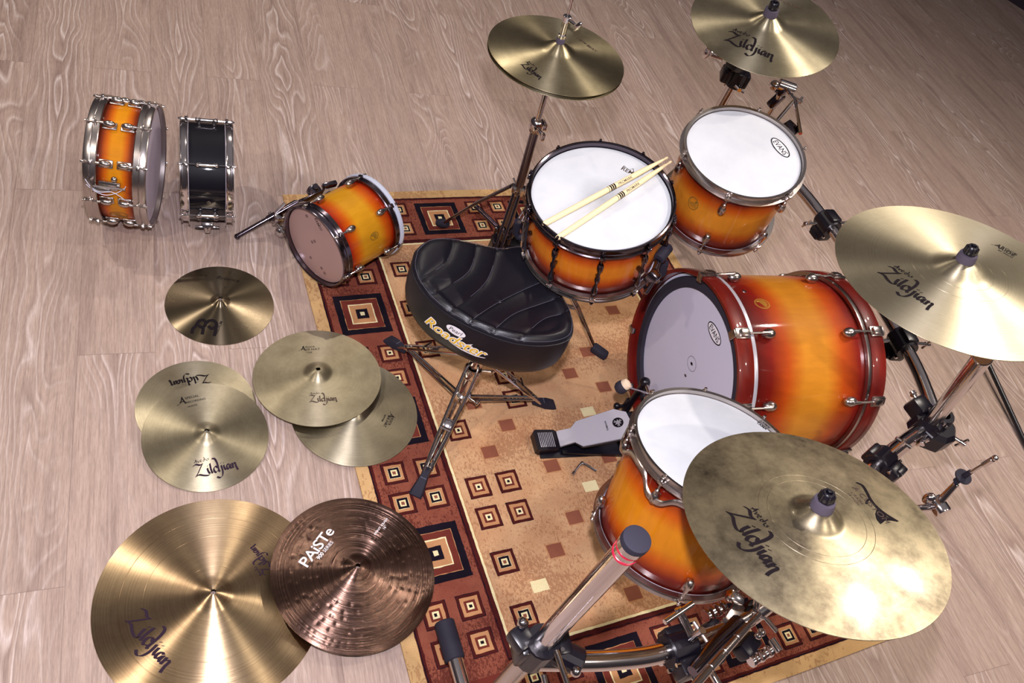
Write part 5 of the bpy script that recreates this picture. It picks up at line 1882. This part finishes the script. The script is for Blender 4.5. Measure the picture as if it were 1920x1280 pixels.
    m_.cyl(W((1.342, -1.685, 0.562)), W((1.328, -1.692, 0.640)), 0.0042, seg=10)
    m_.cyl(W((1.326, -1.693, 0.640)), W((1.320, -1.696, 0.675)), 0.0068, seg=14)
    m_.ball(W((1.319, -1.6965, 0.682)), 0.0075)
    m_.build('cymbal_arm', CHROME, root)
    m_ = MB()
    Mt = Matrix.Translation(W((1.342, -1.685, 0.560))) @ Euler((0.05, -0.12, 0)).to_matrix().to_4x4()
    m_.lathe([(0.004, -0.026), (0.0085, -0.026), (0.008, -0.006), (0.017, -0.003), (0.021, 0.000), (0.021, 0.004), (0.007, 0.005), (0.006, 0.032), (0.004, 0.032)], 28, Mt)
    m_.build('cymbal_sleeve', RUBBER, root)
    return root


build_rack()

# rack key lying on the rug
k = MB()
KM = Matrix.Translation((0.661, -1.213, 0.0145))
k.pipe([KM @ Vector(p) for p in [(-0.040, -0.012, 0), (-0.010, 0.010, 0), (0.002, 0.013, 0.0005)]], [0.0042, 0.0042, 0.0048], 10)
k.pipe([KM @ Vector(p) for p in [(0.000, 0.013, 0.0005), (0.012, 0.006, 0), (0.034, -0.020, 0)]], [0.0050, 0.0046, 0.0042], 10)
k.ball(KM @ Vector((0, 0.013, 0.0005)), 0.0068)
k.cyl(KM @ Vector((-0.046, -0.017, 0)), KM @ Vector((-0.036, -0.009, 0)), 0.0056, seg=8)
ko = k.build('drum_key', CHROME)
tag(ko, 'small bent chrome drum key lying on the rug in front of the pedal', 'drum key')
# tom leg sticking out of the small tom
root = empty('mounting_arm', Matrix.Translation((-0.16, -0.36, 0.0)), 'dark tubular arm with chrome clamp lying on the floor against the small tom', 'arm')
tb_ = MB()
O_ = Vector((-0.16, -0.36, 0.0))
q_ = lambda x, y, z: Vector((x, y, z)) - O_
tb_.cyl(q_(-0.176, -0.195, 0.0135), q_(0.02, -0.140, 0.105), 0.0080, seg=16)
tb_.cyl(q_(-0.080, -0.167, 0.056), q_(0.015, -0.140, 0.100), 0.0112, seg=16)
tb_.ball(q_(-0.176, -0.195, 0.0125), 0.0100)
tb_.build('tube', BLACKNI, root)
tb_ = MB()
tb_.box(q_(-0.048, -0.168, 0.056), (0.034, 0.030, 0.038), (0.2, 0.3, 0.3), bev=0.007)
tb_.ball(q_(-0.040, -0.195, 0.026), (0.020, 0.018, 0.022))
tb_.cyl(q_(-0.070, -0.140, 0.060), q_(-0.035, -0.215, 0.036), 0.0060, seg=12)
tb_.cyl(q_(-0.055, -0.160, 0.072), q_(-0.020, -0.140, 0.095), 0.0085, seg=12)
tb_.build('clamp', CHROME, root)
# thin stand leg on the floor at the right edge
lg_ = MB().pipe([(2.589, -1.090, 0.05), (2.583, -1.128, 0.035), (2.489, -1.442, 0.014), (2.41, -1.70, 0.014)], 0.0095, 12)
lo_ = lg_.build('metal_rod', BLACKPL)
tag(lo_, 'thin dark metal rod on the floor at the right edge beyond the second rack post', 'rod')
